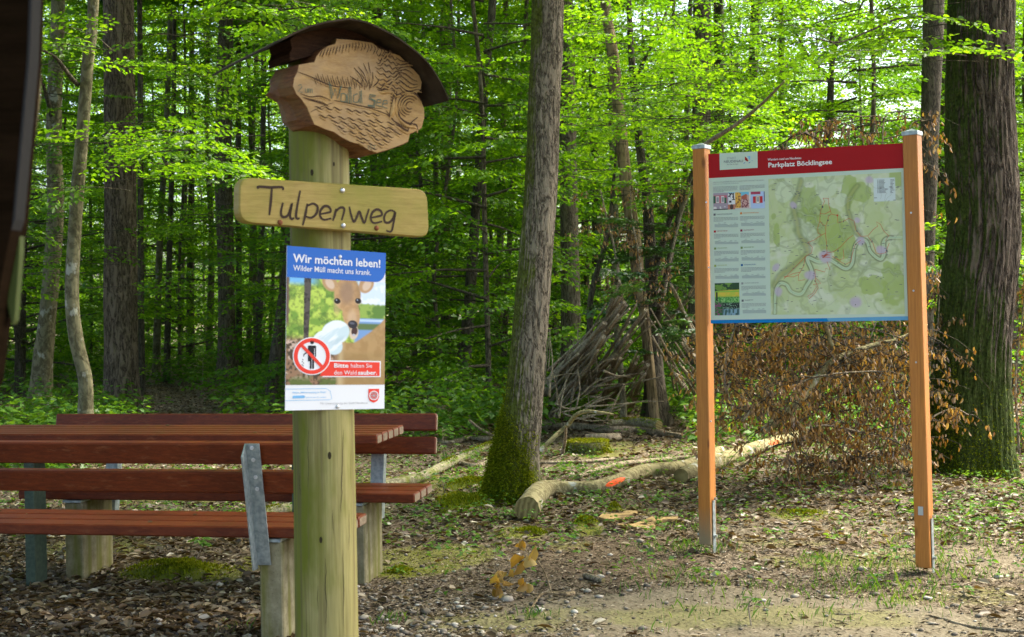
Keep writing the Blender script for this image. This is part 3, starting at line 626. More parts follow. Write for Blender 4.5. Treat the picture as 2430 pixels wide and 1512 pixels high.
# ------------------------------------------------------------------ young beeches filling the wood
rngp = np.random.default_rng(5)
spots = []
for zc in (17.5, 19.5, 22, 24.5, 27, 30, 33, 36.5, 40, 44, 48, 53):
    half = .43 * zc; step = 2.5 + .02 * zc
    for x in np.arange(-half - 1, half + 1, step):
        spots.append((x + rngp.normal(0, .6), zc + rngp.normal(0, 1.0)))
def gap(x, y):     # photo column of a spot, used to thin the wood where the photograph shows sky
    return x / y * FPX + 1215
zone = [(0, 500, "young leafy tree filling the dark wood behind the left trees"), (500, 1050, "young leafy tree in the wood behind the carved sign post"), (1050, 1450, "young leafy tree in the bright wood around the mossy leaning tree"),
        (1450, 1850, "young leafy tree in the bright wood behind the stick shelter"), (1850, 3000, "young leafy tree in the wood behind the map board")]
keepn = 0
for k, (x, y) in enumerate(spots):
    u = gap(x, y)
    if y > 24 and 1780 < u < 2200 and rngp.random() < .55: continue
    if y > 30 and 1000 < u < 1300 and rngp.random() < .3: continue
    if any(abs(u - a) < 190 and y < b + 1 for a, b in ((287, 17.6), (1352, 17.7), (115, 18.5), (537, 24), (1662, 19.2), (2205, 17))): continue
    lab = [z for z in zone if u < z[1]] or [zone[-1]]
    gz = float(ground_z(x, y)); ci = int(rngp.integers(3)) + (0 if y < 27 else 3); sc = rngp.uniform(.85, 1.2)
    root = empty("young_tree", (x, y, gz), lab[0][2], "tree", lab[0][2].replace("young leafy tree", "young leafy trees"))
    root.rotation_euler.z = rngp.uniform(0, 6.28); root.scale = (sc, sc, sc * rngp.uniform(.9, 1.15))
    key = "yt%d" % (k % 4)
    if key not in bpy.data.meshes:
        P = [np.array([0, 0, -.2])]; 
        for h in np.linspace(0.5, 10, 7): P.append(P[-1] * np.array([1, 1, 0]) + np.array([rngp.normal(0, .12), rngp.normal(0, .12), h]))
        trunk_mesh(np.array(P), list(np.linspace(.04, .013, 8)), np.zeros(3), 8, .05, .2, 3, (BARK_DARK, BARK_GREY)[k % 2], name=key)
    link("trunk", bpy.data.meshes[key], root); c = link("crown", CROWN_LOW[ci], root); link("limbs", LIMBS_LOW[ci], c); keepn += 1
print("young trees", keepn)
# unseen trees added outside the frame, their dense crowns darkening clearing and benches
for i, (x, y, lb) in enumerate(((-4.3, 5.0, "tall tree added out of view beside the near bench to give shade"), (4.6, 5.2, "tall tree added out of view right of the sandy ground to give shade"), (3.9, 1.2, "tall tree added out of view right behind the photographer to give shade"), (-2.6, -.6, "tall tree added out of view left behind the photographer to give shade"), (-4.9, 2.6, "low crowned tree added out of view beside the hut to block sky light"), (-6.2, 8.6, "low crowned tree added out of view beyond the benches to block sky light"))):
    org = np.array([x, y, float(ground_z(x, y))]); root = empty("tall_tree", org, lb, "tree"); P = [org + np.array([.1 * math.sin(z), .1 * math.cos(z * .7), z]) for z in (-.2, 1, 3, 5, 7, 9, 11, 13)]
    link("trunk", trunk_mesh(np.array(P), list(np.linspace(.2, .07, 8)), org, 24, .05, .3, 4, BARK_GREY, seed=i), root); c = link("crown", CROWN_HIGH[3], root); c.rotation_euler.z = i * 2.1; link("limbs", LIMBS_HIGH[3], c)
    if i > 3: c.scale = (.9, .9, .62)  # crown lowered to hold back more sky light on the left
# far green mass
def far_mass():
    rng = np.random.default_rng(77); n = 60000; Y = rng.uniform(57, 75, n); X = rng.uniform(-.46, .46, n) * Y; Zz = rng.beta(1.0, 1.4, n) * 19
    u = X / Y * FPX + 1215
    keep = rng.random(n) > np.clip(.6 * sm(1150, 1500, u) * sm(9, 13, Zz) + .25 * sm(11, 15, Zz), 0, .9)
    cl = vn(X * .35, Zz * .5, Y * .2, 4) > .38
    keep &= cl; X, Y, Zz = X[keep], Y[keep], Zz[keep]; n = len(X)
    P = np.stack([X, Y, Zz], 1); D = unit(np.stack([rng.normal(0, 1, n), rng.normal(0, 1, n), rng.normal(-.1, .3, n)], 1)); N = unit(rng.normal(0, .5, (n, 3)) + np.array([0, 0, 1.0])); N = unit(N - D * np.sum(N * D, 1, keepdims=True))
    S = rng.uniform(.2, .42, n); V, F = leaves_mesh(P, D, N, S, S * .6)
    o = link("distant_foliage", npmesh("distant_foliage", V, F, [LEAF])); tag(o, "pale green mass of leaves far off behind all the trees", "foliage", kind="stuff")
far_mass()

# ------------------------------------------------------------------ undergrowth, litter, grass, pebbles (stuff)
def scatter_ground(n, y0, y1, rng, power=1.0, xk=.43):
    Y = y0 + (y1 - y0) * rng.random(n) ** power; X = (rng.random(n) * 2 - 1) * xk * Y; return X, Y
def undergrowth():
    rng = np.random.default_rng(31); X, Y = scatter_ground(12000, 9.2, 46, rng, 1.25)
    dens = fbm(X * .35, Y * .25, 0, 3, 44); u = X / Y * FPX + 1215
    thr = .47 + .25 * sm(14, 9.2, Y)  + .5 * ((u > 640) & (Y < 10.3) & (u < 1650)) + .3 * ((u > 1650) & (Y < 9.6))
    thr = thr + .3 * ((u > 1290) & (u < 1640) & (Y < 15.0))
    k = dens > thr; X, Y = X[k], Y[k]; n = len(X); print("undergrowth plants", n)
    P = []; D = []; N = []; S = []
    for i in range(n):
        h = rng.uniform(.12, .6) * (1 if Y[i] > 12.5 else .55); z0 = float(ground_z(X[i], Y[i])); nl = int(rng.integers(9, 22)); sz = rng.uniform(.06, .12)
        for j in range(nl):
            az = rng.uniform(0, 6.28); t = rng.uniform(.35, 1); r = rng.uniform(.02, .28) * (.4 + h)
            P.append((X[i] + math.cos(az) * r, Y[i] + math.sin(az) * r, z0 + h * t)); D.append((math.cos(az), math.sin(az), rng.normal(-.1, .25)))
            N.append((rng.normal(0, .35), rng.normal(0, .35), 1)); S.append(sz * rng.uniform(.7, 1.2))
    D = unit(np.array(D)); N = unit(np.array(N)); N = unit(N - D * np.sum(N * D, 1, keepdims=True)); S = np.array(S)
    V, F = leaves_mesh(np.array(P), D, N, S, S * .62)
    tag(link("undergrowth", npmesh("undergrowth", V, F, [LEAF_G])), "low green seedlings and herbs covering the forest floor behind the clearing", "undergrowth", kind="stuff")
undergrowth()
def herbs():
    rng = np.random.default_rng(36); X, Y = scatter_ground(2600, 6.3, 12.5, rng, .9); u = X / Y * FPX + 1215; s_, m_, so_, gz_ = zone_masks(X, Y)
    k = (rng.random(len(X)) < (.25 + .75 * sm(7.2, 8.6, Y)) * (1 - s_)) & ((u > 850) | (Y > 8)); X, Y = X[k], Y[k]; P = []; D = []; N = []; S = []
    for i in range(len(X)):
        h = rng.uniform(.02, .12); z0 = float(ground_z(X[i], Y[i])); sz = rng.uniform(.018, .045)
        for j in range(int(rng.integers(4, 10))):
            az = rng.uniform(0, 6.28); rr = rng.uniform(.005, .06); P.append((X[i] + math.cos(az) * rr, Y[i] + math.sin(az) * rr, z0 + h * rng.uniform(.5, 1))); D.append((math.cos(az), math.sin(az), rng.normal(0, .25))); N.append((rng.normal(0, .3), rng.normal(0, .3), 1)); S.append(sz)
    D = unit(np.array(D)); N = unit(np.array(N)); N = unit(N - D * np.sum(N * D, 1, keepdims=True)); S = np.array(S); V, F = leaves_mesh(np.array(P), D, N, S, S * .62)
    tag(link("small_herbs", npmesh("small_herbs", V, F, [LEAF_G])), "tiny green plants sprouting between the fallen leaves near the logs", "herbs", kind="stuff")
herbs()
def litter():
    rng = np.random.default_rng(32); A = []
    X, Y = scatter_ground(75000, 5.3, 25, rng, 1.5, .43); s, m_, so_, gz_ = zone_masks(X, Y); u = X / Y * FPX + 1215
    near = sm(7.0, 8.4, Y); leftd = sm(900, 620, u)
    p = np.clip(.04 + .9 * near + .8 * leftd, 0, 1) * (1 - .9 * s) * (1 - .75 * m_) * (1 - .6 * so_)
    k = rng.random(len(X)) < p; X, Y = X[k], Y[k]; n = len(X); print("litter", n)
    Zz = ground_z(X, Y) + rng.uniform(.002, .022, n)
    az = rng.uniform(0, 6.28, n); D = unit(np.stack([np.cos(az), np.sin(az), rng.normal(0, .22, n)], 1)); N = unit(rng.normal(0, .32, (n, 3)) + np.array([0, 0, 1.0])); N = unit(N - D * np.sum(N * D, 1, keepdims=True))
    S = rng.uniform(.025, .072, n); V, F = leaves_mesh(np.stack([X, Y, Zz], 1), D, N, S, S * rng.uniform(.35, .7, n), fold=.22, shape=6)
    tag(link("leaf_litter", npmesh("leaf_litter", V, F, [LITTER])), "dry brown and bleached leaves strewn over the forest floor", "leaf litter", kind="stuff")
    # chips and splinters in the foreground
    X, Y = scatter_ground(120000, 5.3, 10, rng, 1.15, .43); s, m_, so_, gz_ = zone_masks(X, Y); p = (1 - .85 * s) * (1 - .6 * m_)
    k = rng.random(len(X)) < p; X, Y = X[k], Y[k]; n = len(X); Zz = ground_z(X, Y) + rng.uniform(.001, .008, n)
    az = rng.uniform(0, 6.28, n); D = unit(np.stack([np.cos(az), np.sin(az), rng.normal(0, .12, n)], 1)); N = unit(rng.normal(0, .3, (n, 3)) + np.array([0, 0, 1.0])); N = unit(N - D * np.sum(N * D, 1, keepdims=True))
    S = rng.gamma(1.8, .007, n) + .005; V, F = leaves_mesh(np.stack([X, Y, Zz], 1), D, N, S, np.minimum(S * rng.uniform(.12, .5, n), .014), fold=.25)
    tag(link("wood_chips", npmesh("wood_chips", V, F, [CHIP])), "small wood chips, splinters and crumbs strewn over the clearing", "wood chips", kind="stuff")
litter()
def pebbles():
    rng = np.random.default_rng(33); X, Y = scatter_ground(11000, 5.3, 8.2, rng, 1.5, .43); s, m_, so_, gz_ = zone_masks(X, Y); u = X / Y * FPX + 1215
    p = np.clip((.18 + .9 * sm(1500, 1100, u) * sm(6.8, 6.0, Y)) * (1 - .8 * m_) * (1 - .6 * s), 0, 1); k = rng.random(len(X)) < p; X, Y = X[k], Y[k]; n = len(X); print("pebbles", n)
    oc = np.array([(1, 0, 0), (0, 1, 0), (-1, 0, 0), (0, -1, 0), (0, 0, 1), (0, 0, -1), (.7, .7, .45), (-.7, .7, .45), (-.7, -.7, .45), (.7, -.7, .45)], float)
    fc = np.array([(0, 6, 4), (6, 1, 4), (1, 7, 4), (7, 2, 4), (2, 8, 4), (8, 3, 4), (3, 9, 4), (9, 0, 4), (0, 1, 6), (1, 2, 7), (2, 3, 8), (3, 0, 9), (1, 0, 5), (2, 1, 5), (3, 2, 5), (0, 3, 5)])
    S = rng.gamma(2.0, .0028, n) + .003; sc = np.stack([S * rng.uniform(.8, 1.6, n), S, S * rng.uniform(.4, .8, n)], 1)
    V = oc[None] * sc[:, None] * (1 + rng.normal(0, .12, (n, 10, 1))); az = rng.uniform(0, 6.28, n); c_, s_ = np.cos(az)[:, None], np.sin(az)[:, None]
    V = np.stack([V[..., 0] * c_ - V[..., 1] * s_, V[..., 0] * s_ + V[..., 1] * c_, V[..., 2]], -1) + np.stack([X, Y, ground_z(X, Y) + S * .25], 1)[:, None]
    F = (np.arange(n)[:, None, None] * 10 + fc[None]).reshape(-1, 3)
    tag(link("gravel", npmesh("gravel", V.reshape(-1, 3), F, [STONE])), "small grey stones lying on the bare ground of the clearing", "gravel", kind="stuff")
pebbles()
def blades(name, label, mat, X, Y, h, wd, rng, lean=.5, zo=0.0):
    n = len(X); az = rng.uniform(0, 6.28, n); dx, dy = np.cos(az), np.sin(az); Z0 = ground_z(X, Y) + zo; ln = h * rng.uniform(.1, lean, n); w2 = wd * .5
    bx, by = -dy * w2, dx * w2
    V = np.stack([np.stack([X - bx, Y - by, Z0 - .01], 1), np.stack([X + bx, Y + by, Z0 - .01], 1), np.stack([X + bx * .7 + dx * ln * .4, Y + by * .7 + dy * ln * .4, Z0 + h * .6], 1), np.stack([X + dx * ln, Y + dy * ln, Z0 + h], 1)], 1).reshape(-1, 3)
    return tag(link(name, npmesh(name, V, np.arange(n * 4).reshape(-1, 4), [mat])), label, name.replace("_", " "), kind="stuff")
def grass():
    rng = np.random.default_rng(34); X, Y = scatter_ground(26000, 5.35, 8.7, rng, 1.1, .43); s, m_, so_, gz_ = zone_masks(X, Y); k = rng.random(len(X)) < gz_ * (1 - .75 * s) * .8
    X, Y = X[k], Y[k]
    for bx_, by_, nn, rr in ((1260, 1470, 60, .04), (930, 1475, 50, .05), (560, 1490, 40, .06), (1590, 1300, 160, .12), (1960, 1330, 90, .07), (2120, 1440, 110, .08), (2060, 1400, 60, .06), (2230, 1280, 50, .05), (1700, 1300, 90, .1), (1640, 1255, 60, .06)):
        c = g(bx_, by_); X = np.append(X, c[0] + rng.normal(0, rr, nn)); Y = np.append(Y, c[1] + rng.normal(0, rr, nn))
    n = len(X); print("grass", n)
    h = rng.gamma(3, .007, n) + .008
    blades("grass", "short thin grass growing on the sandy ground around the map board", GRASS, X, Y, h, np.full(n, .003), rng, .9)
    X, Y = scatter_ground(110000, 5.4, 12, rng, 1.3, .43); s, m_, so_, gz_ = zone_masks(X, Y); k = rng.random(len(X)) < np.clip(m_ - .5, 0, 1) * 1.6; X, Y = X[k], Y[k]; n = len(X); print("moss", n)
    blades("moss", "yellow green moss cushions spread in patches over the ground", MOSSB, X, Y, rng.uniform(.003, .010, n), rng.uniform(.004, .008, n), rng, 1.2)
grass()
# ================================================================== furniture
UZ = np.array([0, 0, 1.0])
def frame(phi): return np.array([math.cos(phi), -math.sin(phi), 0]), np.array([math.sin(phi), math.cos(phi), 0])
EU, EV = frame(math.radians(9.6))
def u_at(O, v, z, xpix):
    """distance along EU so that O + u*EU + v*EV at height z is seen at photo column xpix"""
    lo, hi = -6.0, 6.0
    for _ in range(50):
        m = (lo + hi) / 2; p = O + EU * m + EV * v + UZ * z; q = p - C0; zz = np.dot(q, F_); x = 1215 + FPX * np.dot(q, R_) / zz
        if x < xpix: lo = m
        else: hi = m
    return lo
def plank(mb, O, u0, u1, v0, v1, z0, z1, m=0, bev=.006, tilt=None):
    c = O + EU * (u0 + u1) / 2 + EV * (v0 + v1) / 2 + UZ * (z0 + z1) / 2
    ev, ez = (EV, UZ) if tilt is None else (EV * math.cos(tilt) - UZ * math.sin(tilt), UZ * math.cos(tilt) + EV * math.sin(tilt))
    mb.box(c, EU, ev, ez, (u1 - u0) / 2, (v1 - v0) / 2, (z1 - z0) / 2, m, bev)
def add_plank(name, root, O, *a, **k):
    mb = MB(); plank(mb, O, *a, **k); o = mb.build(name, [RED_WOOD, END_WOOD], root); me = o.data
    d = np.array(EU)   # weathered cut ends
    for p in me.polygons:
        if abs(np.dot(np.array(p.normal), d)) > .9: p.material_index = 1 if k.get('ends', True) else 0
    return o
def concrete_foot(root, O, u0, u1, v0, v1, h):
    mb = MB(); c = O + EU * (u0 + u1) / 2 + EV * (v0 + v1) / 2 + UZ * (h / 2 - .1); mb.box(c, EV, EU, UZ, (v1 - v0) / 2, (u1 - u0) / 2, h / 2 + .1, 0, .006)
    return mb.build("concrete_foot", CONC, root)
def bench(label, O, dz, u_r, u_rb, feet_u, faces_camera):
    """O: ground point at the near right corner of the right foot"""
    O = O + UZ * dz; root = empty("park_bench", O + EU * -1.0 + EV * .2, label, "bench"); root.location.z = 0
    FH = .43
    for fu in feet_u: concrete_foot(root, O, fu - .1, fu, 0, .34, FH)
    span = -(feet_u[1]) + .1; ul = -span - u_r; ulb = -span - u_rb
    for k in range(3): add_plank("seat_plank", root, O, ul, u_r, .0 + k * .136, .0 + k * .136 + .12, .445, .492)
    for fu in feet_u:
        mb = MB(); plank(mb, O, fu - .105, fu - .005, -.01, .40, FH, FH + .012, bev=0); mb.build("seat_bracket", GALV, root)
    if not faces_camera:          # back rest on the near side, leaning towards the camera
        def vb(z): return -.012 - .115 * (z - .34) / .52
        til = math.atan(.115 / .52)
        for z0, z1 in ((.765, .857), (.643, .735)):
            add_plank("back_plank", root, O, ulb, u_rb, vb(z0) + .010, vb(z0) + .050, z0, z1, tilt=-til)
        for fu in feet_u:
            mb = MB(); a0, a1 = fu - .108, fu - .046
            P = lambda u, v, z: O + EU * u + EV * v + UZ * z
            zb, zt = .335, .853
            # face plate and side flange as thin solids
            for (ua, ub, va, vb2, zt2, zb2) in ((a0, a1, 0, .006, zt, zb), (a0, a0 + .006, -.052, 0, zt - .05, zb - .015)):
                V = [P(u, vb(z) + v, z) for z in (zb2 if va < 0 else zb, zt2 if va < 0 else zt) for u, v in ((ua, va), (ub, va), (ub, vb2), (ua, vb2))]
                if va < 0:
                    V[6] = P(ub, vb(zt) + vb2, zt - .002); V[7] = P(ua, vb(zt) + vb2, zt - .002)
                mb.add(V, [(0, 3, 2, 1), (4, 5, 6, 7), (0, 1, 5, 4), (1, 2, 6, 5), (2, 3, 7, 6), (3, 0, 4, 7)])
            br = mb.build("back_bracket", GALV, root)
            for z in (.835, .785, .712, .662):
                b = MB(); c = P(a0 + .030 + (.853 - z) * .03, vb(z) - .001, z); b.tube([c, c - EV * .004], [.009, .008], 12, smooth=False); b.build("bolt", STEEL, br)
    else:
        def vb(z): return .40 + .10 * (z - .34) / .52
        til = math.atan(.10 / .52)
        for z0, z1 in ((.765, .857), (.643, .735)):
            add_plank("back_plank", root, O, ulb, u_rb, vb(z0) - .050, vb(z0) - .010, z0, z1, tilt=til)
        for fu in feet_u:
            mb = MB(); a0, a1 = fu - .085, fu - .015
            P = lambda u, v, z: O + EU * u + EV * v + UZ * z
            for (ua, ub, va, vb2) in ((a0, a1, -.006, 0), (a1 - .006, a1, 0, .05)):
                V = [P(u, vb(z) + v, z) for z in (.30, .852) for u, v in ((ua, va), (ub, va), (ub, vb2), (ua, vb2))]
                mb.add(V, [(0, 3, 2, 1), (4, 5, 6, 7), (0, 1, 5, 4), (1, 2, 6, 5), (2, 3, 7, 6), (3, 0, 4, 7)])
            mb.build("back_bracket", GALV, root)
    return root
pN = g(669, 1286.5, .43); ON = np.array([pN[0], pN[1], 0.0])
uR = u_at(ON, .40, .47, 872)
bench("red brown slatted bench seen from behind, nearest the camera, with a grey steel bracket", ON, 0, uR, uR + .0, (0.0, -1.52), False)
OF = g(867, 1402, -.03); OF[2] = 0
feetL = u_at(OF, 0, 0, 198)
uRf = u_at(OF, .0, .45, 984); uRb = u_at(OF, .42, .80, 1034)
bench("red brown slatted bench facing the camera, behind the table, on two concrete feet", OF, -.03, uRf, uRb, (0.0, feetL), True)
# table
gT = g(895, 1031.6, .79); OT = np.array([gT[0], gT[1], 0.0])
rootT = empty("picnic_table", OT - EU * 1.1 + EV * .25, "long red brown slatted picnic table between the two benches", "table")
for k in range(5): add_plank("table_plank", rootT, OT, -2.25, 0.0, k * .105, k * .105 + .092, .742, .79)
for u in (u_at(OT, .12, .3, 82), -.42):
    mb = MB(); plank(mb, OT, u - .055, u, .12, .24, -.1, .735, bev=.004); lg = mb.build("leg", PAINTSTEEL, rootT)
    mb = MB(); plank(mb, OT, u - .05, u - .005, .02, .49, .70, .738, bev=.003); mb.build("arm", PAINTSTEEL, lg)
# dry leaf on the table
def dead_leaf_obj(name, label, p, size, az, cat="leaf", mat=None, up=.35):
    V, F = leaves_mesh(np.array([p]), unit(np.array([[math.cos(az), math.sin(az), up]])), unit(np.array([[.2, -.3, 1.0]])), np.array([size]), np.array([size * .5]), fold=.35, shape=6)
    me = npmesh(name, V - np.array(p), F, [mat or LITTER]); o = link(name, me); o.location = tuple(p); return tag(o, label, cat)
dead_leaf_obj("dry_leaf", "pale dry leaf lying on the right end of the picnic table", OT - EU * .30 + EV * .33 + UZ * .794, .07, 2.6, up=.3)

rb_ = random.Random(6)
for i in range(16):
    if i % 2: p = OT + EU * rb_.uniform(-1.9, -.1) + EV * rb_.uniform(.04, .46) + UZ * .7925; w_ = "picnic table"
    else: p = ON + EU * rb_.uniform(-1.6, .1) + EV * rb_.uniform(.03, .36) + UZ * .4945; w_ = "near bench seat"
    tag(dead_leaf_obj("leaf_scrap", "tiny yellowish leaf scrap lying on the " + w_, p, rb_.uniform(.012, .026), rb_.uniform(0, 6.28), up=.15), group="leaf scraps on the " + w_)
# ================================================================== the wooden sign post
ZP = 4.9 * KZ
PA = np.array(pt(771, 1200, ZP)); PA0 = np.array([PA[0], PA[1], 0.0])
YAW = math.radians(35.5)
SN = np.array([math.sin(YAW), -math.cos(YAW), 0]); ST = np.array([math.cos(YAW), math.sin(YAW), 0])
S_ROOT = empty("sign_post", PA0, "thick round greenish wooden post with a carved panel, a name board and a litter poster", "sign post")
def post_mesh():
    P = []; R = []
    for z in np.linspace(-.25, pt(770, 150, ZP)[2], 60): P.append(PA0 + UZ * z); R.append(.0885 - .0035 * z)
    me = trunk_mesh(np.array(P), R, PA0, 64, .006, 0, 3, POST_WOOD, seed=2, rk=6); return link("post", me, S_ROOT)
post_mesh()
def post_hit(x, y):
    r = ray(x, y); o = C0 - PA0; a = r[0] ** 2 + r[1] ** 2; b = 2 * (o[0] * r[0] + o[1] * r[1]); z = (C0 + r * ZP)[2]; R = .0885 - .0035 * z + .0006; c = o[0] ** 2 + o[1] ** 2 - R * R
    return C0 + r * ((-b - math.sqrt(max(0, b * b - 4 * a * c))) / (2 * a))
def c5b(x, y): return ((850 + x / 1.867) / 1.58025, (1580 + y / 1.867) / 1.58025)
CRK = NT("dark_crack").bsdf((.035, .026, .010), .9)
def post_cracks():
    mb = MB()
    for k, (pts, wd) in enumerate((([(818, 60), (812, 180), (808, 330), (803, 440), (806, 520), (798, 590), (800, 640)], .0022), ([(690, 960), (696, 1050), (690, 1160), (700, 1290), (694, 1420)], .0018), ([(812, 900), (815, 1040), (820, 1180), (816, 1330), (822, 1500)], .0018),
        ([(575, 60), (570, 200), (574, 330), (568, 470)], .0014), ([(745, 620), (742, 700), (750, 790)], .0014), ([(640, 1150), (636, 1240), (642, 1330)], .0012), ([(868, 200), (866, 330), (870, 480)], .0012), ([(515, 360), (512, 440), (520, 520)], .0014), ([(855, 620), (858, 800), (852, 900)], .0012))):
        q = catmull([post_hit(*c5b(*p)) for p in pts], 6); rj = random.Random(k)
        q = [p + np.array([rj.uniform(-.0006, .0006), 0, 0]) for p in q]; n = unit(np.array([q[0][0] - PA0[0], q[0][1] - PA0[1], 0])); ribbon(mb, q, wd, n, .0008, 0, .7)
    for (x, y), r_ in ((c5b(660, 830), .006), (c5b(720, 240), .007), (c1(430, 1030), .006), (c1(560, 980), .004)):
        c = post_hit(x, y); n = unit(np.array([c[0] - PA0[0], c[1] - PA0[1], 0])); t = np.cross(UZ, n); mb.poly([c + n * .0008 + t * math.cos(a) * r_ * .7 + UZ * math.sin(a) * r_ * 1.5 for a in np.linspace(0, 6.28, 13)[:-1]])
    mb.build("drying_cracks", CRK, [c for c in S_ROOT.children if c.name.startswith("post")][0], S_ROOT.location)
class Plane:
    def __init__(s, P0, n, t=None, up=None):
        s.P0 = np.array(P0, float); s.n = np.array(n, float); s.t = np.array(t if t is not None else np.cross(-s.n, UZ) * -1); s.up = np.array(up if up is not None else UZ)
    def hit(s, x, y, off=0.0):
        r = ray(x, y); k = np.dot(s.P0 + s.n * off - C0, s.n) / np.dot(r, s.n); return C0 + r * k
    def w(s, a, b, off=0.0): return s.P0 + s.t * a + s.up * b + s.n * off
    def ab(s, p): q = np.asarray(p) - s.P0; return float(np.dot(q, s.t)), float(np.dot(q, s.up))
def ribbon(mb, pts, width, n, off, m=0, taper=0.0):
    """flat stroke lying on a surface with normal n"""
    pts = [np.asarray(p) for p in pts]; k = len(pts); L = []; Rr = []
    for i, p in enumerate(pts):
        t = pts[min(i + 1, k - 1)] - pts[max(i - 1, 0)]; t = t / (np.linalg.norm(t) + 1e-9); b = np.cross(n, t); f = i / (k - 1)
        wd = width / 2 * (1 - taper * abs(2 * f - 1) ** 1.5); L.append(p + b * wd + n * off); Rr.append(p - b * wd + n * off)
    mb.add(L + Rr[::-1], [(i, i + 1, 2 * k - 2 - i, 2 * k - 1 - i) for i in range(k - 1)], m)
def solid_outline(mb, F, B, mf=0, ms=1):
    """front outline F, rear outline B (same count)"""
    k = len(F); mb.add(list(F), [tuple(range(k))], mf); mb.add(list(B), [tuple(range(k - 1, -1, -1))], ms)
    V = list(F) + list(B); mb.add(V, [(i, i + k, (i + 1) % k + k, (i + 1) % k) for i in range(k)], ms)

post_cracks()
# --- name board
NB = Plane(PA0 + SN * (.0815 + .034), SN, ST)
def rounded(pts, r, seg=5):
    out = []; k = len(pts)
    for i in range(k):
        p0, p, p2 = np.array(pts[i - 1], float), np.array(pts[i], float), np.array(pts[(i + 1) % k], float)
        a = (p0 - p) / np.linalg.norm(p0 - p); b = (p2 - p) / np.linalg.norm(p2 - p)
        for j in range(seg + 1):
            t = j / seg; out.append((1 - t) ** 2 * (p + a * r) + 2 * t * (1 - t) * p + t * t * (p + b * r))
    return out
pl_px = [(-2, 1056), (1120, 1132), (1134, 1420), (-5, 1326)]
ab = [NB.ab(NB.hit(*c1(*p))) for p in pl_px]
ol = rounded(ab, .035)[::-1]
cx_, cy_ = np.mean(np.array(ol), 0)
mb = MB(); rings = [(1.0, -.034), (1.0, -.004), (.985, 0.0)]
def inset(p, d):
    q = np.array(p) - np.array([cx_, cy_]); return np.array([cx_, cy_]) + q * (1 - d / np.array([.27, .07]))
R3 = [[NB.w(*p, off=-.036) for p in ol], [NB.w(*p, off=-.005) for p in ol], [NB.w(*inset(p, .003), off=0) for p in ol]]
k = len(ol); V = R3[0] + R3[1] + R3[2]
mb.add(V, [tuple(range(k - 1, -1, -1)), tuple(range(2 * k, 3 * k))] + [(r_ * k + i, r_ * k + (i + 1) % k, r_ * k + k + (i + 1) % k, r_ * k + k + i) for r_ in (0, 1) for i in range(k)])
board = mb.build("name_board", PLANK_WOOD, S_ROOT)
import bmesh
def fixn(o):
    bm = bmesh.new(); bm.from_mesh(o.data); bmesh.ops.recalc_face_normals(bm, faces=bm.faces); bm.to_mesh(o.data); bm.free()
fixn(board)
STROKES = [[(108, 1128), (110, 1115), (180, 1119), (250, 1118), (256, 1136)], [(190, 1119), (184, 1200), (175, 1285)],
    [(256, 1210), (244, 1268), (255, 1295), (285, 1285), (308, 1218)], [(312, 1212), (298, 1285), (308, 1308), (322, 1300)], [(359, 1138), (340, 1240), (334, 1290), (342, 1306), (355, 1303)],
    [(402, 1216), (390, 1280), (374, 1347)], [(400, 1230), (436, 1216), (462, 1236), (455, 1275), (425, 1300), (390, 1292)], [(480, 1278), (515, 1272), (541, 1262), (530, 1236), (503, 1232), (480, 1258), (478, 1290), (500, 1312), (545, 1304)],
    [(574, 1246), (566, 1280), (554, 1318)], [(568, 1268), (592, 1243), (614, 1240), (622, 1258), (606, 1316)], [(652, 1234), (662, 1280), (678, 1324), (695, 1300), (711, 1264), (726, 1300), (742, 1330), (756, 1290), (770, 1246)],
    [(784, 1300), (815, 1294), (846, 1284), (838, 1258), (812, 1252), (788, 1272), (780, 1305), (798, 1332), (848, 1322)], [(926, 1266), (900, 1256), (872, 1270), (860, 1300), (866, 1326), (890, 1328), (914, 1304), (926, 1268), (918, 1320), (907, 1372), (893, 1384), (872, 1376)]]
mb = MB()
for st in STROKES:
    A = catmull([NB.hit(*c1(*p)) for p in st], 6); ribbon(mb, A, .0074, SN, .0009, 0, .35)
    
lo = mb.build("lettering", GROOVE, board, S_ROOT.location)
for (x, y, mt) in ((611, 1137, STEEL), (616, 1347, STEEL), (239, 1328, GROOVE), (815, 1362, GROOVE)):
    b = MB(); c = NB.hit(*c1(x, y)); b.tube([c, c + SN * .003, c + SN * .005], [.0075, .0065, .002], 12); b.build("screw", flat("rusty_screw", (.20, .07, .025), .7) if mt is GROOVE else STEEL, board, S_ROOT.location)

# --- carved panel
CP = Plane(PA0 + SN * .13, SN, ST)
FACE = [(345, 385), (440, 368), (452, 335), (478, 300), (522, 272), (566, 258), (575, 228), (640, 232), (710, 240), (790, 252), (832, 285), (900, 308), (955, 330), (1000, 372), (1042, 415), (1074, 450), (1090, 490), (1084, 532), (1060, 556), (1085, 600), (1104, 650), (1106, 700), (1090, 765), (1058, 785), (1018, 802), (1008, 848), (980, 862), (930, 882), (880, 900), (815, 918), (768, 900), (718, 868), (652, 848), (600, 820), (560, 792), (500, 772), (440, 746), (415, 692), (394, 640), (360, 592), (330, 560), (310, 515), (318, 462), (338, 425)]
FW = [CP.hit(*c1(*p)) for p in FACE]; rg = random.Random(4)
fab = [np.array(CP.ab(p)) for p in FW]; cc_ = np.mean(fab, 0)
mb = MB(); levels = [(0.0, .985, 0), (-.006, 1.0, 0), (-.06, 1.02, .012), (-.12, 1.0, .02), (-.17, .93, .02)]
RV = []
for off, sc_, nz_ in levels:
    for i, p in enumerate(fab):
        q = cc_ + (p - cc_) * sc_; nn = (float(vn(i * .9, off * 60, 0, 3)) - .5) * 2 * nz_; d = (q - cc_) / np.linalg.norm(q - cc_)
        q = q + d * nn; RV.append(CP.w(q[0], q[1], off))
k = len(fab); NL = len(levels)
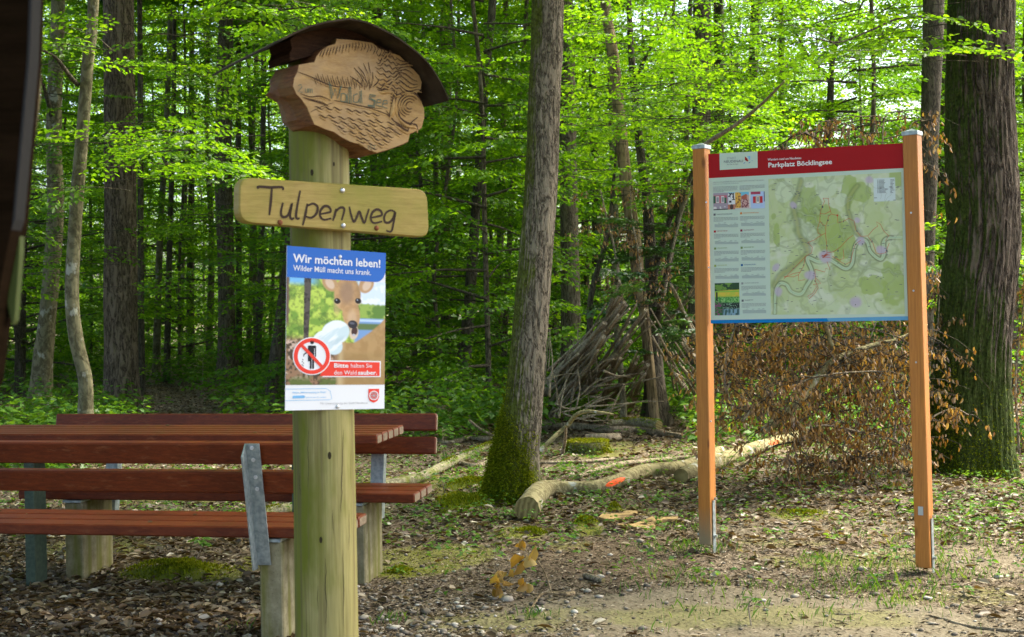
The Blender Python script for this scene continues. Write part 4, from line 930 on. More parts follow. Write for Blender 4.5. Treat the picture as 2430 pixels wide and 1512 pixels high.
mb.add(RV, [tuple(range(k))[::-1]], 0); 
mb.add(RV, [tuple(range((NL - 1) * k, NL * k))], 1)
mb.add(RV, [(r_ * k + i, r_ * k + (i + 1) % k, r_ * k + k + (i + 1) % k, r_ * k + k + i) for r_ in range(NL - 1) for i in range(k)], 1)
panel = mb.build("carved_panel", [CARVE_WOOD, CARVE_SIDE], S_ROOT)
bm = bmesh.new(); bm.from_mesh(panel.data); bmesh.ops.remove_doubles(bm, verts=bm.verts, dist=1e-5); bmesh.ops.recalc_face_normals(bm, faces=bm.faces); bm.to_mesh(panel.data); bm.free()
# upper rear block of bark-dark wood under the roof
mb = MB(); BL = [(300, 235), (330, 215), (420, 175), (520, 152), (640, 140), (760, 165), (850, 215), (930, 300), (880, 330), (600, 290), (440, 330), (300, 365), (296, 320), (310, 290)]
F1 = [CP.hit(*c1(*p), off=-.03) for p in BL]; B1 = [p - SN * .13 for p in F1]; solid_outline(mb, F1[::-1], B1[::-1], 0, 0); bb = mb.build("bark_block", wood_mat("black_brown_wood", (.012, .006, .004), (.07, .035, .015), (5, 5, 40), .8, .6, .1), panel, S_ROOT.location); fixn(bb)
mb = MB()
RELIEF = MB()
def cs(pts, wd=.003, m=0, tp=.6, sm_=5):
    q = catmull([CP.hit(*c1(*p)) for p in pts], max(2, sm_ - 2)); n_ = len(q)
    if n_ > 3 and wd > .0028: RELIEF.tube([p - UZ * wd * 1.5 - SN * wd * .35 for p in q], [wd * (.35 + .55 * math.sin(math.pi * i / (n_ - 1))) for i in range(n_)], 6, cap=False)
    ribbon(mb, catmull([CP.hit(*c1(*p)) for p in pts], sm_), wd * .9, SN, .0010 + .0002 * (len(mb.f) % 3), m, tp)
for i in range(23):                                   # sun rays along the top
    t = i / 22; x = 490 + 400 * t; y0 = 296 - 52 * math.sin(min(1, t * 1.25) * 1.57) + (max(0, t - .55) * 120); ang = -.75 + 1.5 * t
    L = 52 if i % 2 else 40; x2, y2 = x - math.sin(ang) * L * -.6, y0 + L
    cs([(x, y0), ((x + x2) / 2 + 1, (y0 + y2) / 2), (x2 if t < .5 else x - 6, y2)], .0032)
for i in range(34):                                   # reeds
    x = 455 + 9.6 * i; y0 = 500 + 34 * math.sin(i / 34 * 1.3) - 26 * (i % 3) * .5; cs([(x - 14 + 20 * (i / 34) ** 2, y0 - 38), (x, y0 + 8)], .0024)
for a, b_ in (((680, 405), (735, 492)), ((705, 400), (752, 480)), ((735, 378), (770, 500)), ((765, 372), (772, 525)), ((790, 430), (778, 525)), ((720, 440), (760, 520)), ((830, 470), (790, 520)), ((655, 455), (735, 520))): cs([a, ((a[0] + b_[0]) / 2 + 8, (a[1] + b_[1]) / 2), b_], .0036)
for i in range(10):                                   # fir tree layers
    y = 318 + 24 * i; x0 = 812 + (i % 2) * 8 - (6 if 3 < i < 7 else 0); x1 = 925 + 12 * i if i < 8 else 1000
    pts = [(x0 + (x1 - x0) * j / 8, y + (10 if j % 2 else -4) + 6 * (j / 8) * i * .5 + 12 * math.sin(j * .8 + i)) for j in range(9)]; cs(pts, .0038, 0, .5, 3)
    pts = [(930 + (1085 - 930) * j / 6, y + 24 + 14 * math.sin(j * 1.1 + i * .7) + 8 * j * .9) for j in range(7)]
    if i < 8: cs([p for p in pts if p[0] < 1030 + i * 9], .0034, 0, .5, 3)
cs([(815, 520), (850, 535), (900, 525), (930, 540)], .006); cs([(920, 535), (915, 600), (905, 650), (890, 690)], .010); cs([(935, 545), (930, 640), (950, 700)], .006)
for i in range(14): cs([(898 + (i % 2) * 12, 560 + i * 9), (908 + (i % 2) * 12, 566 + i * 9)], .003)
for r_ in (22, 40, 56, 72): cs([(1012 + r_ * math.cos(a) * .95, 630 + r_ * math.sin(a)) for a in np.linspace(.5 + r_ * .02, 5.6, 9)], .0036, 0, .4)
cs([(950, 560), (1000, 545), (1050, 560), (1085, 610)], .005); cs([(945, 650), (955, 700), (1000, 735), (1050, 745), (1060, 775)], .006); cs([(870, 660), (930, 735), (1000, 780), (1015, 740), (1060, 700)], .0052); cs([(880, 690), (930, 730), (990, 765)], .003)
for i in range(8): cs([(925 + i * 11, 725 + i * 3), (935 + i * 11, 752 + i * 3)], .0025)
rr_ = random.Random(8)
for row in range(9):                                  # water waves
    for c_ in range(11):
        x = 455 + c_ * 56 + row * 22 + rr_.uniform(-10, 10); y = 655 + row * 27 + (x - 455) * .12 - (20 if row == 0 else 0) + rr_.uniform(-6, 6)
        if x > 930 - max(0, row - 4) * 42 or y > 560 + (x - 330) * .62 + 55 or y < 610 + (x - 480) * .20: continue
        if y > 700 + (x - 415) * .45 + 20: continue
        cs([(x - 6, y - 2), (x + 8, y - 3), (x + 22, y + 6), (x + 36, y + 13), (x + 50, y + 9)], .0040, 0, .8)
cs([(345, 430), (400, 450), (470, 480), (540, 510), (640, 525), (670, 528)], .0032); cs([(360, 560), (420, 578), (480, 575), (540, 600)], .0032)
for i in range(9): cs([(375 + i * 14, 580 + i * 3), (420 + i * 14, 600 + i * 5)], .0022)
cs([(415, 672), (480, 640), (560, 612)], .002); cs([(560, 600), (640, 615), (760, 640), (850, 650)], .003)
cs([(740, 640), (800, 655), (870, 680), (900, 700)], .003)
RELIEF.build("carved_ridges", CARVE_WOOD, panel, S_ROOT.location)
carv = mb.build("carving", CARVED, panel, S_ROOT.location)
mb = MB()
def ls(pts, wd=.0035): ribbon(mb, [CP.hit(*c1(*p)) for p in pts], wd * .8, SN, .0022, 0, .2)
for st in ([(528, 490), (545, 590), (566, 530), (580, 590), (605, 512)], [(538, 500), (553, 575), (566, 535), (584, 580), (598, 520)], [(600, 560), (622, 560), (634, 572), (630, 610), (600, 605), (602, 560)], [(637, 560), (640, 615)], [(648, 520), (652, 618)], [(658, 520), (662, 615)],
           [(700, 560), (676, 570), (676, 610), (702, 612), (712, 590)], [(722, 540), (726, 618)], [(714, 545), (716, 618)], [(810, 572), (775, 565), (768, 590), (800, 605), (795, 632), (760, 628)], [(805, 580), (782, 575), (778, 588), (806, 602), (800, 640), (762, 634)],
           [(815, 615), (840, 612), (838, 595), (818, 595), (812, 628), (842, 638)], [(850, 622), (878, 620), (874, 600), (854, 602), (848, 636), (878, 648)]): ls(st)
ls([(345, 512), (362, 505), (368, 520), (345, 548), (372, 552)], .0028); ls([(388, 528), (390, 552), (402, 552), (402, 530)], .0026); ls([(408, 556), (408, 530), (418, 532), (418, 556)], .0026); ls([(418, 534), (428, 532), (430, 558)], .0026)
ls([(764, 868), (764, 892)], .0018); ls([(782, 866), (774, 870), (776, 880), (784, 878), (782, 896)], .0018); ls([(794, 872), (804, 870), (800, 884), (794, 894)], .0018)
mb.build("lettering", GROOVE_T, panel, S_ROOT.location)
# roof sheet
RF = [(250, 232), (330, 188), (420, 150), (520, 125), (590, 114), (652, 106), (712, 116), (772, 132), (840, 164), (905, 198), (960, 232), (1005, 266), (1060, 308), (1110, 356), (1150, 405), (1190, 470), (1222, 532), (1247, 592)]
mb = MB(); F1 = []; B1 = []
CR = Plane(PA0 + SN * .20, SN, ST)
for i, p in enumerate(RF):
    a = CR.hit(*c1(*p)); F1.append(a); drop = max(0, 1 - i / 7) ** 1.5
    B1.append(a - SN * (.33) - ST * .05 * drop - UZ * (.045 * drop))
n_ = len(RF); V = F1 + B1 + [p - UZ * .005 for p in F1] + [p - UZ * .005 for p in B1]
Fc = []
for i in range(n_ - 1): Fc += [(i, i + 1, n_ + i + 1, n_ + i), (2 * n_ + i + 1, 2 * n_ + i, 3 * n_ + i, 3 * n_ + i + 1), (i, 2 * n_ + i, 2 * n_ + i + 1, i + 1), (n_ + i + 1, 3 * n_ + i + 1, 3 * n_ + i, n_ + i)]
Fc += [(0, n_, 3 * n_, 2 * n_), (n_ - 1, 3 * n_ - 1, 4 * n_ - 1, 2 * n_ - 1)]
mb.add(V, Fc, 0, False); rf = mb.build("roof_sheet", ROOFM, S_ROOT); fixn(rf)

# --- litter poster
TP = Plane(PA0 + SN * (.0835), SN, ST)
pc = [TP.hit(*c2(*p), off=0) for p in ((162, 90), (960, 150), (950, 1410), (147, 1425))]
def pp(u, v, off=0.0): 
    a = pc[0] * (1 - u) * (1 - v) + pc[1] * u * (1 - v) + pc[2] * u * v + pc[3] * (1 - u) * v; return a + SN * off
mb = MB(); q = [pp(0, 0), pp(0, 1), pp(1, 1), pp(1, 0)]
solid_outline(mb, [p + SN * .002 for p in q], [p for p in q], 0, 0); poster = mb.build("poster", WHITE, S_ROOT); fixn(poster)
# picture drawn as a fine coloured grid
def grid_print(name, fn, nu, nv, mapf, parent, org):
    u = np.linspace(0, 1, nu); v = np.linspace(0, 1, nv); Ug, Vg = np.meshgrid(u, v)
    colr = np.clip(fn(Ug, Vg), 0, 1)
    P = mapf(Ug, Vg).reshape(-1, 3) - np.array(org)
    i = (np.arange(nv - 1)[:, None] * nu + np.arange(nu - 1)[None]).ravel(); F = np.stack([i, i + nu, i + nu + 1, i + 1], 1)
    me = npmesh(name, P, F, [PRINT]); at = me.color_attributes.new("ink", 'FLOAT_COLOR', 'POINT')
    at.data.foreach_set("color", np.concatenate([colr.reshape(-1, 3), np.ones((nu * nv, 1))], 1).astype(np.float32).ravel()); return link(name, me, parent)
def L_(*c): return np.array([((x / 255) / 12.92 if x <= 10 else (((x / 255) + .055) / 1.055) ** 2.4) for x in c])
def lay(col, mask, c): return col * (1 - mask[..., None]) + np.asarray(c) * mask[..., None]
def ell(u, v, cx, cy, rx, ry, rot=0, soft=.25):
    du, dv = u - cx, (v - cy) * 1.62; ry = ry * 1.62; c, s = math.cos(rot), math.sin(rot); a = (du * c + dv * s) / rx; b = (-du * s + dv * c) / ry; d = np.sqrt(a * a + b * b); return 1 - sm(1 - soft, 1 + soft * .4, d)
def pic_deer(u, v0):
    v = .185 + v0 * (.845 - .185)
    n = fbm(u * 14, v * 22, 0, 4, 3); n2 = fbm(u * 40, v * 60, 0, 3, 5)
    col = np.zeros(u.shape + (3,)) + L_(120, 160, 60); col = lay(col, sm(.38, .62, n), L_(190, 215, 90)); col = lay(col, sm(.5, .35, n2) * .5, L_(60, 95, 40))
    col = lay(col, sm(.24, .20, v) * sm(.35, .2, u), L_(120, 190, 235))
    sky = sm(.66, .74, u) * sm(.345, .325, v + (n - .5) * .02); col = lay(col, sky, L_(214, 232, 246)); col = lay(col, sky * sm(.45, .6, n) * .7, L_(240, 246, 250))
    tl = sm(.68, .72, u) * sm(.325, .34, v + (n2 - .5) * .02) * sm(.425, .415, v); col = lay(col, tl, L_(95, 135, 55)); col = lay(col, tl * sm(.5, .65, n), L_(150, 180, 80))
    wt = sm(.66, .7, u) * sm(.418, .425, v); col = lay(col, wt, L_(120, 160, 205)); col = lay(col, wt * sm(.45, .46, v) * sm(.50, .49, v), L_(95, 120, 70)); col = lay(col, wt * sm(.425, .43, v) * sm(.445, .44, v), L_(190, 215, 240))
    gr = sm(.53, .58, v) * sm(.62, .5, u); col = lay(col, gr, L_(150, 118, 88)); col = lay(col, gr * sm(.5, .62, n), L_(205, 180, 160)); col = lay(col, gr * sm(.48, .36, n2), L_(80, 66, 48)); col = lay(col, gr * sm(.76, .83, v) * sm(.45, .55, n), L_(95, 110, 50))
    tr = sm(.165, .175, u + (n2 - .5) * .01) * sm(.245, .235, u + (n2 - .5) * .01 + (v - .2) * .06) * sm(.57, .56, v); col = lay(col, tr, L_(84, 78, 72)); col = lay(col, tr * sm(.5, .6, n2), L_(52, 48, 44))
    col = lay(col, sm(.035, .02, u + (n2 - .5) * .02) * sm(.5, .45, v), L_(110, 90, 75))
    # body
    back = .405 + .17 * np.clip((1 - u) / .32, 0, 1) ** .75
    bd = sm(-.004, .012, v - back) * sm(.50, .56, u + (v - .5) * .05); col = lay(col, bd, L_(168, 134, 84)); col = lay(col, bd * sm(.4, .65, n) * .5, L_(192, 160, 108)); col = lay(col, bd * sm(.62, .66, v) * .35, L_(150, 125, 75)); col = lay(col, bd * sm(.6, .52, u) * .8, L_(205, 185, 140))
    # ears
    for cx, ro in ((.425, -.6), (.80, .55)):
        e = ell(u, v, cx, .205, .075, .062, ro, .15); col = lay(col, e, L_(188, 150, 104)); e2 = ell(u, v, cx + (.0 if cx < .6 else .005), .21, .042, .042, ro, .3); col = lay(col, e2 * .8, L_(222, 200, 175))
    hd = np.maximum(ell(u, v, .605, .275, .140, .115, 0, .1), ell(u, v, .645, .395, .092, .105, -.12, .1)); col = lay(col, hd, L_(196, 158, 108)); col = lay(col, hd * sm(.45, .62, fbm(u * 30, v * 46, 0, 3, 6)) * .35, L_(160, 122, 80))
    col = lay(col, ell(u, v, .60, .26, .085, .085, 0, .5) * .75, L_(150, 122, 98)); col = lay(col, ell(u, v, .655, .43, .055, .07, 0, .5) * .6, L_(214, 186, 150))
    col = lay(col, ell(u, v, .50, .36, .04, .06, 0, .6) * .5, L_(215, 180, 130)); col = lay(col, hd * sm(.66, .72, u) * sm(.42, .3, v) * .5, L_(140, 110, 75))
    for cx, cy in ((.502, .318), (.716, .312)): 
        col = lay(col, ell(u, v, cx, cy + .004, .046, .024, .2, .6) * .45, L_(225, 200, 160)); col = lay(col, ell(u, v, cx, cy, .034, .019, .25, .12), L_(18, 16, 18)); col = lay(col, ell(u, v, cx - .008, cy - .006, .008, .005, 0, .5), L_(170, 180, 190))
    mo = ell(u, v, .675, .515, .048, .045, .2, .15); col = lay(col, mo, L_(215, 196, 170)); col = lay(col, ell(u, v, .680, .505, .034, .030, .2, .2), L_(70, 45, 42)); col = lay(col, ell(u, v, .675, .53, .02, .008, .1, .3), L_(190, 190, 195))
    col = lay(col, ell(u, v, .662, .462, .052, .027, .1, .12), L_(38, 40, 48)); col = lay(col, ell(u, v, .655, .455, .03, .008, .1, .4) * .5, L_(120, 125, 140))
    # plastic bag in the mouth
    bag = np.maximum(ell(u, v, .49, .515, .145, .075, -.3, .08), np.maximum(ell(u, v, .37, .555, .12, .05, -.45, .1), ell(u, v, .47, .60, .09, .06, -.6, .1))); bag = bag * sm(.655, .64, u)
    col = lay(col, bag, L_(205, 226, 228)); col = lay(col, bag * sm(.45, .65, fbm(u * 9, v * 30 + u * 14, 0, 3, 9)), L_(236, 244, 243)); col = lay(col, bag * ell(u, v, .5, .57, .12, .02, -.5, .8) * .5, L_(170, 198, 202))
    return col
def pmap(U, V):
    V = .190 + V * (.845 - .190); a = pc[0][None, None] * ((1 - U) * (1 - V))[..., None] + pc[1] * (U * (1 - V))[..., None] + pc[2] * (U * V)[..., None] + pc[3] * ((1 - U) * V)[..., None]; return a + SN * .0026
OS = tuple(S_ROOT.location)
grid_print("deer_picture", pic_deer, 170, 190, pmap, poster, OS)
def ppoly(name, pts, mat, off, parent=None, m=None):
    b = MB(); b.poly([pp(u, v, off) for u, v in pts]); o = b.build(name, mat, parent or poster, OS); return o
hdr = [(0, 0), (0, .1895), (.90, .1895)] + [(.90 + .1 * math.sin(t), .1895 - .085 * (1 - math.cos(t))) for t in np.linspace(.2, 1.57, 7)] + [(1, 0)]
ppoly("blue_header", hdr, BLUE, .0032)
def arc(cx, cy, r, a0=0, a1=2 * math.pi, n=40): return [(cx + r * math.cos(t), cy + r * .622 * math.sin(t)) for t in np.linspace(a0, a1, n)]
sg = ppoly("ban_sign", arc(.252, .668, .188, n=41)[:-1][::-1], WHITE, .0036)
def ring(name, cx, cy, r0, r1, mat, off, parent):
    A, B = arc(cx, cy, r0), arc(cx, cy, r1); b = MB(); b.add([pp(*p, off) for p in A + B], [(i, i + 1, 40 + i + 1, 40 + i) for i in range(39)]); return b.build(name, mat, parent, OS)
ring("red_ring", .252, .668, .140, .178, REDP, .0042, sg)
b = MB()
b.poly([pp(u, v, .0042) for u, v in arc(.252, .583, .019, n=17)[:-1][::-1]])
for pts in ([(.212, .605), (.212, .700), (.232, .700), (.232, .745), (.249, .745), (.249, .672), (.255, .672), (.255, .745), (.273, .745), (.273, .620), (.280, .620), (.280, .672), (.292, .672), (.292, .608), (.286, .603), (.218, .603)],
            [(.212, .612), (.205, .640), (.170, .655), (.166, .672), (.172, .672), (.178, .660), (.216, .645)]): b.poly([pp(u, v, .0042) for u, v in pts])
for (u, v) in ((.163, .690), (.158, .702), (.170, .712), (.156, .722), (.166, .728)): b.poly([pp(u + du, v + dv, .0042) for du, dv in ((-.006, 0), (0, .005), (.006, 0), (0, -.004))])
b.build("pictogram", BLACK, sg, OS)
b = MB(); b.poly([pp(*p, .0048) for p in ((.132, .605), (.152, .590), (.372, .732), (.352, .747))]); b.build("red_bar", REDP, sg, OS)
wb = ppoly("notice_box", [(.40, .688), (.40, .700), (.36, .792), (.36, .797), (.958, .797), (.958, .694), (.42, .692)], WHITE, .0030)
ppoly("notice_field", [(.42, .7), (.33, .790), (.945, .790), (.945, .702)], REDP, .0034, wb)
def text(name, body, height, mat, parent, org, p0, tx, up, bold=0.0, maxw=None, sx=1.0, shear=0.0):
    """text whose baseline starts at p0, running along tx; height = cap height in metres"""
    cu = bpy.data.curves.new(name, 'FONT'); cu.body = body; cu.size = 1.0; cu.offset = bold; cu.resolution_u = 2; cu.shear = shear
    tmp = bpy.data.objects.new("tmp_text", cu); COL.objects.link(tmp); dg = bpy.context.evaluated_depsgraph_get(); dg.update()
    me = bpy.data.meshes.new_from_object(tmp.evaluated_get(dg)); bpy.data.objects.remove(tmp)
    n = len(me.vertices); co = np.zeros(n * 3); me.vertices.foreach_get("co", co); co = co.reshape(-1, 3); k = height / .70
    xs = co[:, 0] * k * sx; wd = xs.max() - xs.min()
    if maxw: xs = xs * maxw / wd
    tx, up = np.asarray(tx), np.asarray(up); W = np.asarray(p0)[None] + xs[:, None] * tx + (co[:, 1] * k)[:, None] * up - np.asarray(org)
    me.vertices.foreach_set("co", W.ravel()); me.materials.clear(); me.materials.append(mat); me.update(); return link(name, me, parent)
def ptext(body, u, v, u1, h, mat, off, bold=0.0, parent=None):
    a, b_ = pp(u, v, off), pp(u1, v, off); tx = (b_ - a); wd = np.linalg.norm(tx); tx = tx / wd
    up = pp(u, v - .1, off) - a; up = up / np.linalg.norm(up); H = np.linalg.norm(pc[3] - pc[0]); return text("lettering", body, h * H, mat, parent or poster, OS, a, tx, up, bold, wd)
ptext("Wir möchten leben!", .06, .096, .945, .050, WHITE, .0040, .02)
ptext("Wilder Müll macht uns krank.", .06, .148, .845, .034, WHITE, .0040, .008)
ptext("Bitte", .47, .737, .615, .026, WHITE, .0042, .022, wb); ptext("halten Sie", .64, .737, .86, .026, WHITE, .0042, .0, wb)
ptext("den Wald", .47, .781, .70, .026, WHITE, .0042, 0, wb); ptext("sauber.", .715, .781, .915, .026, WHITE, .0042, .022, wb)
ptext("Mit Unterstützung der Stadt Neudenau", .34, .966, .82, .013, GREYT, .0030, 0)
ptext("Aktion „Müllvermeidung im Wald“", .065, .896, .40, .011, LBLUE, .0030, .01); ptext("gemeinsam für sauber", .20, .925, .40, .009, LBLUE, .0030)
mb = MB(); ribbon(mb, [pp(u, v) for u, v in ((0, .870), (.40, .868), (.44, .885), (.455, .932), (.43, .938), (0, .940))], .0012, SN, .0028); mb.build("thin_frame", LBLUE, poster, OS)
ppoly("small_logo", [(.07, .910), (.068, .927), (.18, .926), (.195, .918), (.18, .909)], LBLUE, .0030)
cr_ = ppoly("crest", [(.83, .872), (.83, .925), (.845, .948), (.885, .961), (.925, .948), (.942, .925), (.942, .872)], REDP, .0030)
ring("crest_ring", .886, .914, .040, .048, WHITE, .0036, cr_)
b = MB()
for t in np.linspace(0, 2 * math.pi, 9)[:-1]: ribbon(b, [pp(.886 + .012 * math.cos(t), .914 + .0075 * math.sin(t)), pp(.886 + .036 * math.cos(t), .914 + .0225 * math.sin(t))], .0016, SN, .0036)
A = arc(.886, .914, .034, n=25); ribbon(b, [pp(*p) for p in A], .0014, SN, .0038); A = arc(.886, .914, .010, n=13); b.poly([pp(*p, .0038) for p in A[:-1][::-1]])
b.build("crest_wheel", GREYT, cr_, OS)
for u, v in ((.525, .045), (.515, .982)):
    b = MB(); c = pp(u, v, .002); b.tube([c, c + SN * .003, c + SN * .0045], [.006, .005, .002], 10); b.build("screw", STEEL, poster, OS)

# ================================================================== map board on two larch posts
LB, RB = g(1680, 1308), g(2196, 1364)
BT = (RB - LB) / np.linalg.norm(RB - LB); BN = np.array([BT[1], -BT[0], 0.0])
if BN[1] > 0: BN = -BN
B_ROOT = empty("map_board", (LB + RB) / 2, "hiking map board with red header mounted between two orange wooden posts", "information board")
OB = tuple(B_ROOT.location)
BP = Plane(LB, BN, BT)
def bpost(base, toppx, ztop_px, label_foot):
    top = BP.hit(*toppx); h = top[2]; lean = (top - base); lean[2] = 0; ax = lean + UZ * h; L = np.linalg.norm(ax); ax /= L
    bx = BT - ax * np.dot(BT, ax); bx /= np.linalg.norm(bx); by = np.cross(ax, bx)
    mb = MB(); hw = .0375; mb.box(base + ax * (L / 2 + .02), ax, bx, by, L / 2 - .02, hw, hw, 0, .004)
    p = mb.build("post", LARCH_FOOT if label_foot else LARCH, B_ROOT)
    if False:
        mb = MB(); mb.box(base + ax * .135, ax, bx, by, .112, hw + .0015, hw + .0015, 0, .004); mb.build("greyed_foot", LARCH_GREY, p, OB)
    mb = MB(); c = base + ax * L; mb.box(c - ax * .010, ax, bx, by, .011, hw + .004, hw + .004, 0, .002)
    V = [c + bx * i * (hw + .002) + by * j * (hw + .002) for i, j in ((-1, -1), (1, -1), (1, 1), (-1, 1))] + [c + ax * .016]
    mb.add(V, [(0, 1, 4), (1, 2, 4), (2, 3, 4), (3, 0, 4)]); cp = mb.build("cap", GALV, p, OB)
    for s_ in (1,):
        mb = MB(); mb.box(base + ax * .12 + bx * s_ * (hw + .005), ax, bx, by, .17, .0015, .016, 0, 0); mb.build("ground_plate", GALV, p, OB)
    for hh in (.09, .30):
        for s_ in (-1, 1):
            mb = MB(); c = base + ax * hh + bx * s_ * (hw + .008); mb.tube([c, c + bx * s_ * .014], [.009, .009], 6, smooth=False); mb.build("bolt", STEEL, p, OB)
    return p, ax
p1, _ = bpost(LB, (1664, 346), 0, True); p2, _ = bpost(RB, (2164, 313), 0, False)
mb = MB(); c = BP.hit(2191, 1210, .0); c = c + BN * .041; mb.box(c, BT, UZ, BN, .013, .022, .0006); mb.build("sticker", flat("sticker_grey", (.45, .47, .45)), p2, OB)
for (x, y, pr) in ((1684, 480, p1), (1690, 635, p1), (1695, 1000, p1), (2166, 505, p2), (2172, 690, p2), (2178, 860, p2)):
    b = MB(); c = BP.hit(x - 8, y, .0385) if pr is p1 else BP.hit(x - 4, y, .0385); b.tube([c, c + BN * .002], [.005, .005], 8, smooth=False); b.build("screw", STEEL, pr, OB)
def bp(x, y, off=0.0): return BP.hit(*c3(x, y), off=.012) + BN * off
def bpd(x, y, off=0.0): return BP.hit(x, y, off=.012) + BN * off
mb = MB(); q = [bp(200, 223), bp(218, 1424), bp(1640, 1400), bp(1600, 144)]
solid_outline(mb, q, [p - BN * .008 for p in q], 0, 0); pan = mb.build("panel", BD_PALE, B_ROOT); fixn(pan)
def bpoly(name, pts, mat, off, parent=None):
    b = MB(); b.poly([bp(x, y, off) for x, y in pts]); o = b.build(name, mat, parent or pan, OB); return o
rh = bpoly("red_header", [(200, 223), (205, 394), (1604, 321), (1600, 144)], BD_RED, .0008)
bpoly("footer_strip", [(218, 1400), (218, 1424), (1055, 1410), (1040, 1386)], BD_BLUE, .0008); bpoly("footer_strip", [(1040, 1386), (1055, 1410), (1640, 1400), (1640, 1372)], BD_BLUE2, .0008)
lg_ = bpoly("logo_field", [(280, 218), (283, 336), (551, 321), (550, 204)], BD_PALE, .0014, rh)
# logo: red sail, blue square, two blue waves
b = MB(); b.poly([bp(*p, .002) for p in ((461, 240), (461, 266), (480, 276), (486, 272), (476, 252))]); b.build("logo_sail", BD_RED, lg_, OB)
b = MB(); b.poly([bp(*p, .002) for p in ((477, 238), (488, 256), (498, 266), (499, 237))]); b.build("logo_square", LBLUE, lg_, OB)
b = MB(); b.poly([bp(*p, .002) for p in ((448, 290), (458, 289), (466, 281), (458, 283))]); b.poly([bp(*p, .002) for p in ((484, 288), (494, 287), (503, 278), (494, 281))]); b.poly([bp(*p, .002) for p in ((506, 267), (511, 271), (517, 272), (513, 268))]); b.build("logo_waves", BD_BLUE, lg_, OB)
def btext(body, x0, y0, x1, y1, cap, mat, off, bold=0.0, parent=None, sh=0):
    a, b_ = bp(x0, y0, off), bp(x1, y1, off); tx = b_ - a; wd = np.linalg.norm(tx); tx /= wd; e = bp(x0, y0 - cap, off); h = np.linalg.norm(e - a)
    return text("lettering", body, h, mat, parent or pan, OB, a, tx, UZ, bold, wd)
btext("Wandern rund um Neudenau", 623, 270, 860, 258, 16, TXW, .0014, .012, rh); btext("Parkplatz Böcklingsee", 625, 318, 1076, 293, 33, TXW, .0014, .022, rh)
btext("STADT", 333, 261, 397, 258, 15, INKM, .002, 0, lg_); btext("NEUDENAU", 311, 286, 446, 280, 17, INK, .002, .012, lg_); btext("Am Puls der Jagst", 334, 301, 414, 297, 9, INK, .002, 0, lg_)
btext("HERZLICH WILLKOMMEN AUF DEN WANDERWEGEN DER STADT NEUDENAU", 235, 428, 595, 411, 8, INKM, .001); btext("Welcome to the hiking trails of Neudenau", 235, 440, 415, 432, 7, INKM, .001)
# body text too small to read, set as broken grey lines
mb = MB(); rt = random.Random(3)
def para(x0, x1, y0, rows, dy=8.2, sl=-.045):
    for r_ in range(rows):
        x = x0; xe = x1 if r_ < rows - 1 else x0 + (x1 - x0) * rt.uniform(.25, .6)
        while x < xe - 3:
            wd = min(rt.uniform(5, 22), xe - x); y = y0 + r_ * dy + (x - x0) * sl; ribbon(mb, [bp(x, y), bp(x + wd, y + wd * sl)], .0026, BN, .001); x += wd + 2.2
para(235, 408, 458, 5, 8.6); para(423, 600, 450, 4, 8.6)
rows_y = [(238, 652, 668, 742, INK), (426, 643, 660, 733, ORANGE), (240, 772, 788, 862, BD_RED), (428, 765, 780, 855, INKW), (242, 893, 908, 985, INKG), (430, 887, 902, 978, INKG), (243, 1015, 1030, 1108, INKLG), (432, 1010, 1024, 1104, INKB), (435, 1140, 1155, 1228, INKM), (437, 1262, 1278, 1352, INK)]
for x0, y, yt, yg, mt in rows_y: para(x0 + 1, x0 + 174, yt + 6, 4, 8.4, -.02)
mb.build("body_text", INKM, pan, OB)
heads = ["KLEINE BÖCKLINGSEE-RUNDE", "GROSSE BÖCKLINGSEE-RUNDE", "KURZ UND KNACKIG", "LANGSTWALD-RUNDE", "STEINLOCH-RUNDE", "HERBOLZHEIM WEST", "WALD-WIESEN-WEG", "NEUDENAUER RUNDWEG", "SIGLINGER WASSER-RUNDE", "GENIESSERTOUR"]
for (x0, y, yt, yg, mt), hd_ in zip(rows_y, heads):
    bpoly("route_square", [(x0, y - 7), (x0, y + 8), (x0 + 15, y + 7), (x0 + 15, y - 8)], mt, .001)
    wl = len(hd_) * 4.6; btext(hd_, x0 + 22, y + 1, x0 + 22 + wl, y - 2, 7, mt if mt is not INKG else INKG, .001, .01)
    # height profile
    b = MB(); n_ = 16; xs = [x0 + 8 + 166 * i / n_ for i in range(n_ + 1)]; hs = [10 + 18 * float(fbm(i * .28, x0 * .1 + y, 0, 2, 3)) for i in range(n_ + 1)]
    b.add([bp(x, yg - .01 * (x - x0), .001) for x in xs] + [bp(x, yg - h_, .001) for x, h_ in zip(xs, hs)], [(i, i + 1, n_ + 2 + i, n_ + 1 + i) for i in range(n_)]); pr_ = b.build("height_profile", INKS, pan, OB)
    b = MB(); ribbon(b, [bp(x, yg - h_) for x, h_ in zip(xs, hs)], .0014, BN, .0015); 
    for i in (3, 7, 11, 14): ribbon(b, [bp(xs[i] - 7, yg - hs[i] - 8), bp(xs[i] + 9, yg - hs[i] - 9)], .002, BN, .0015)
    b.build("profile_line", INKM, pr_, OB)
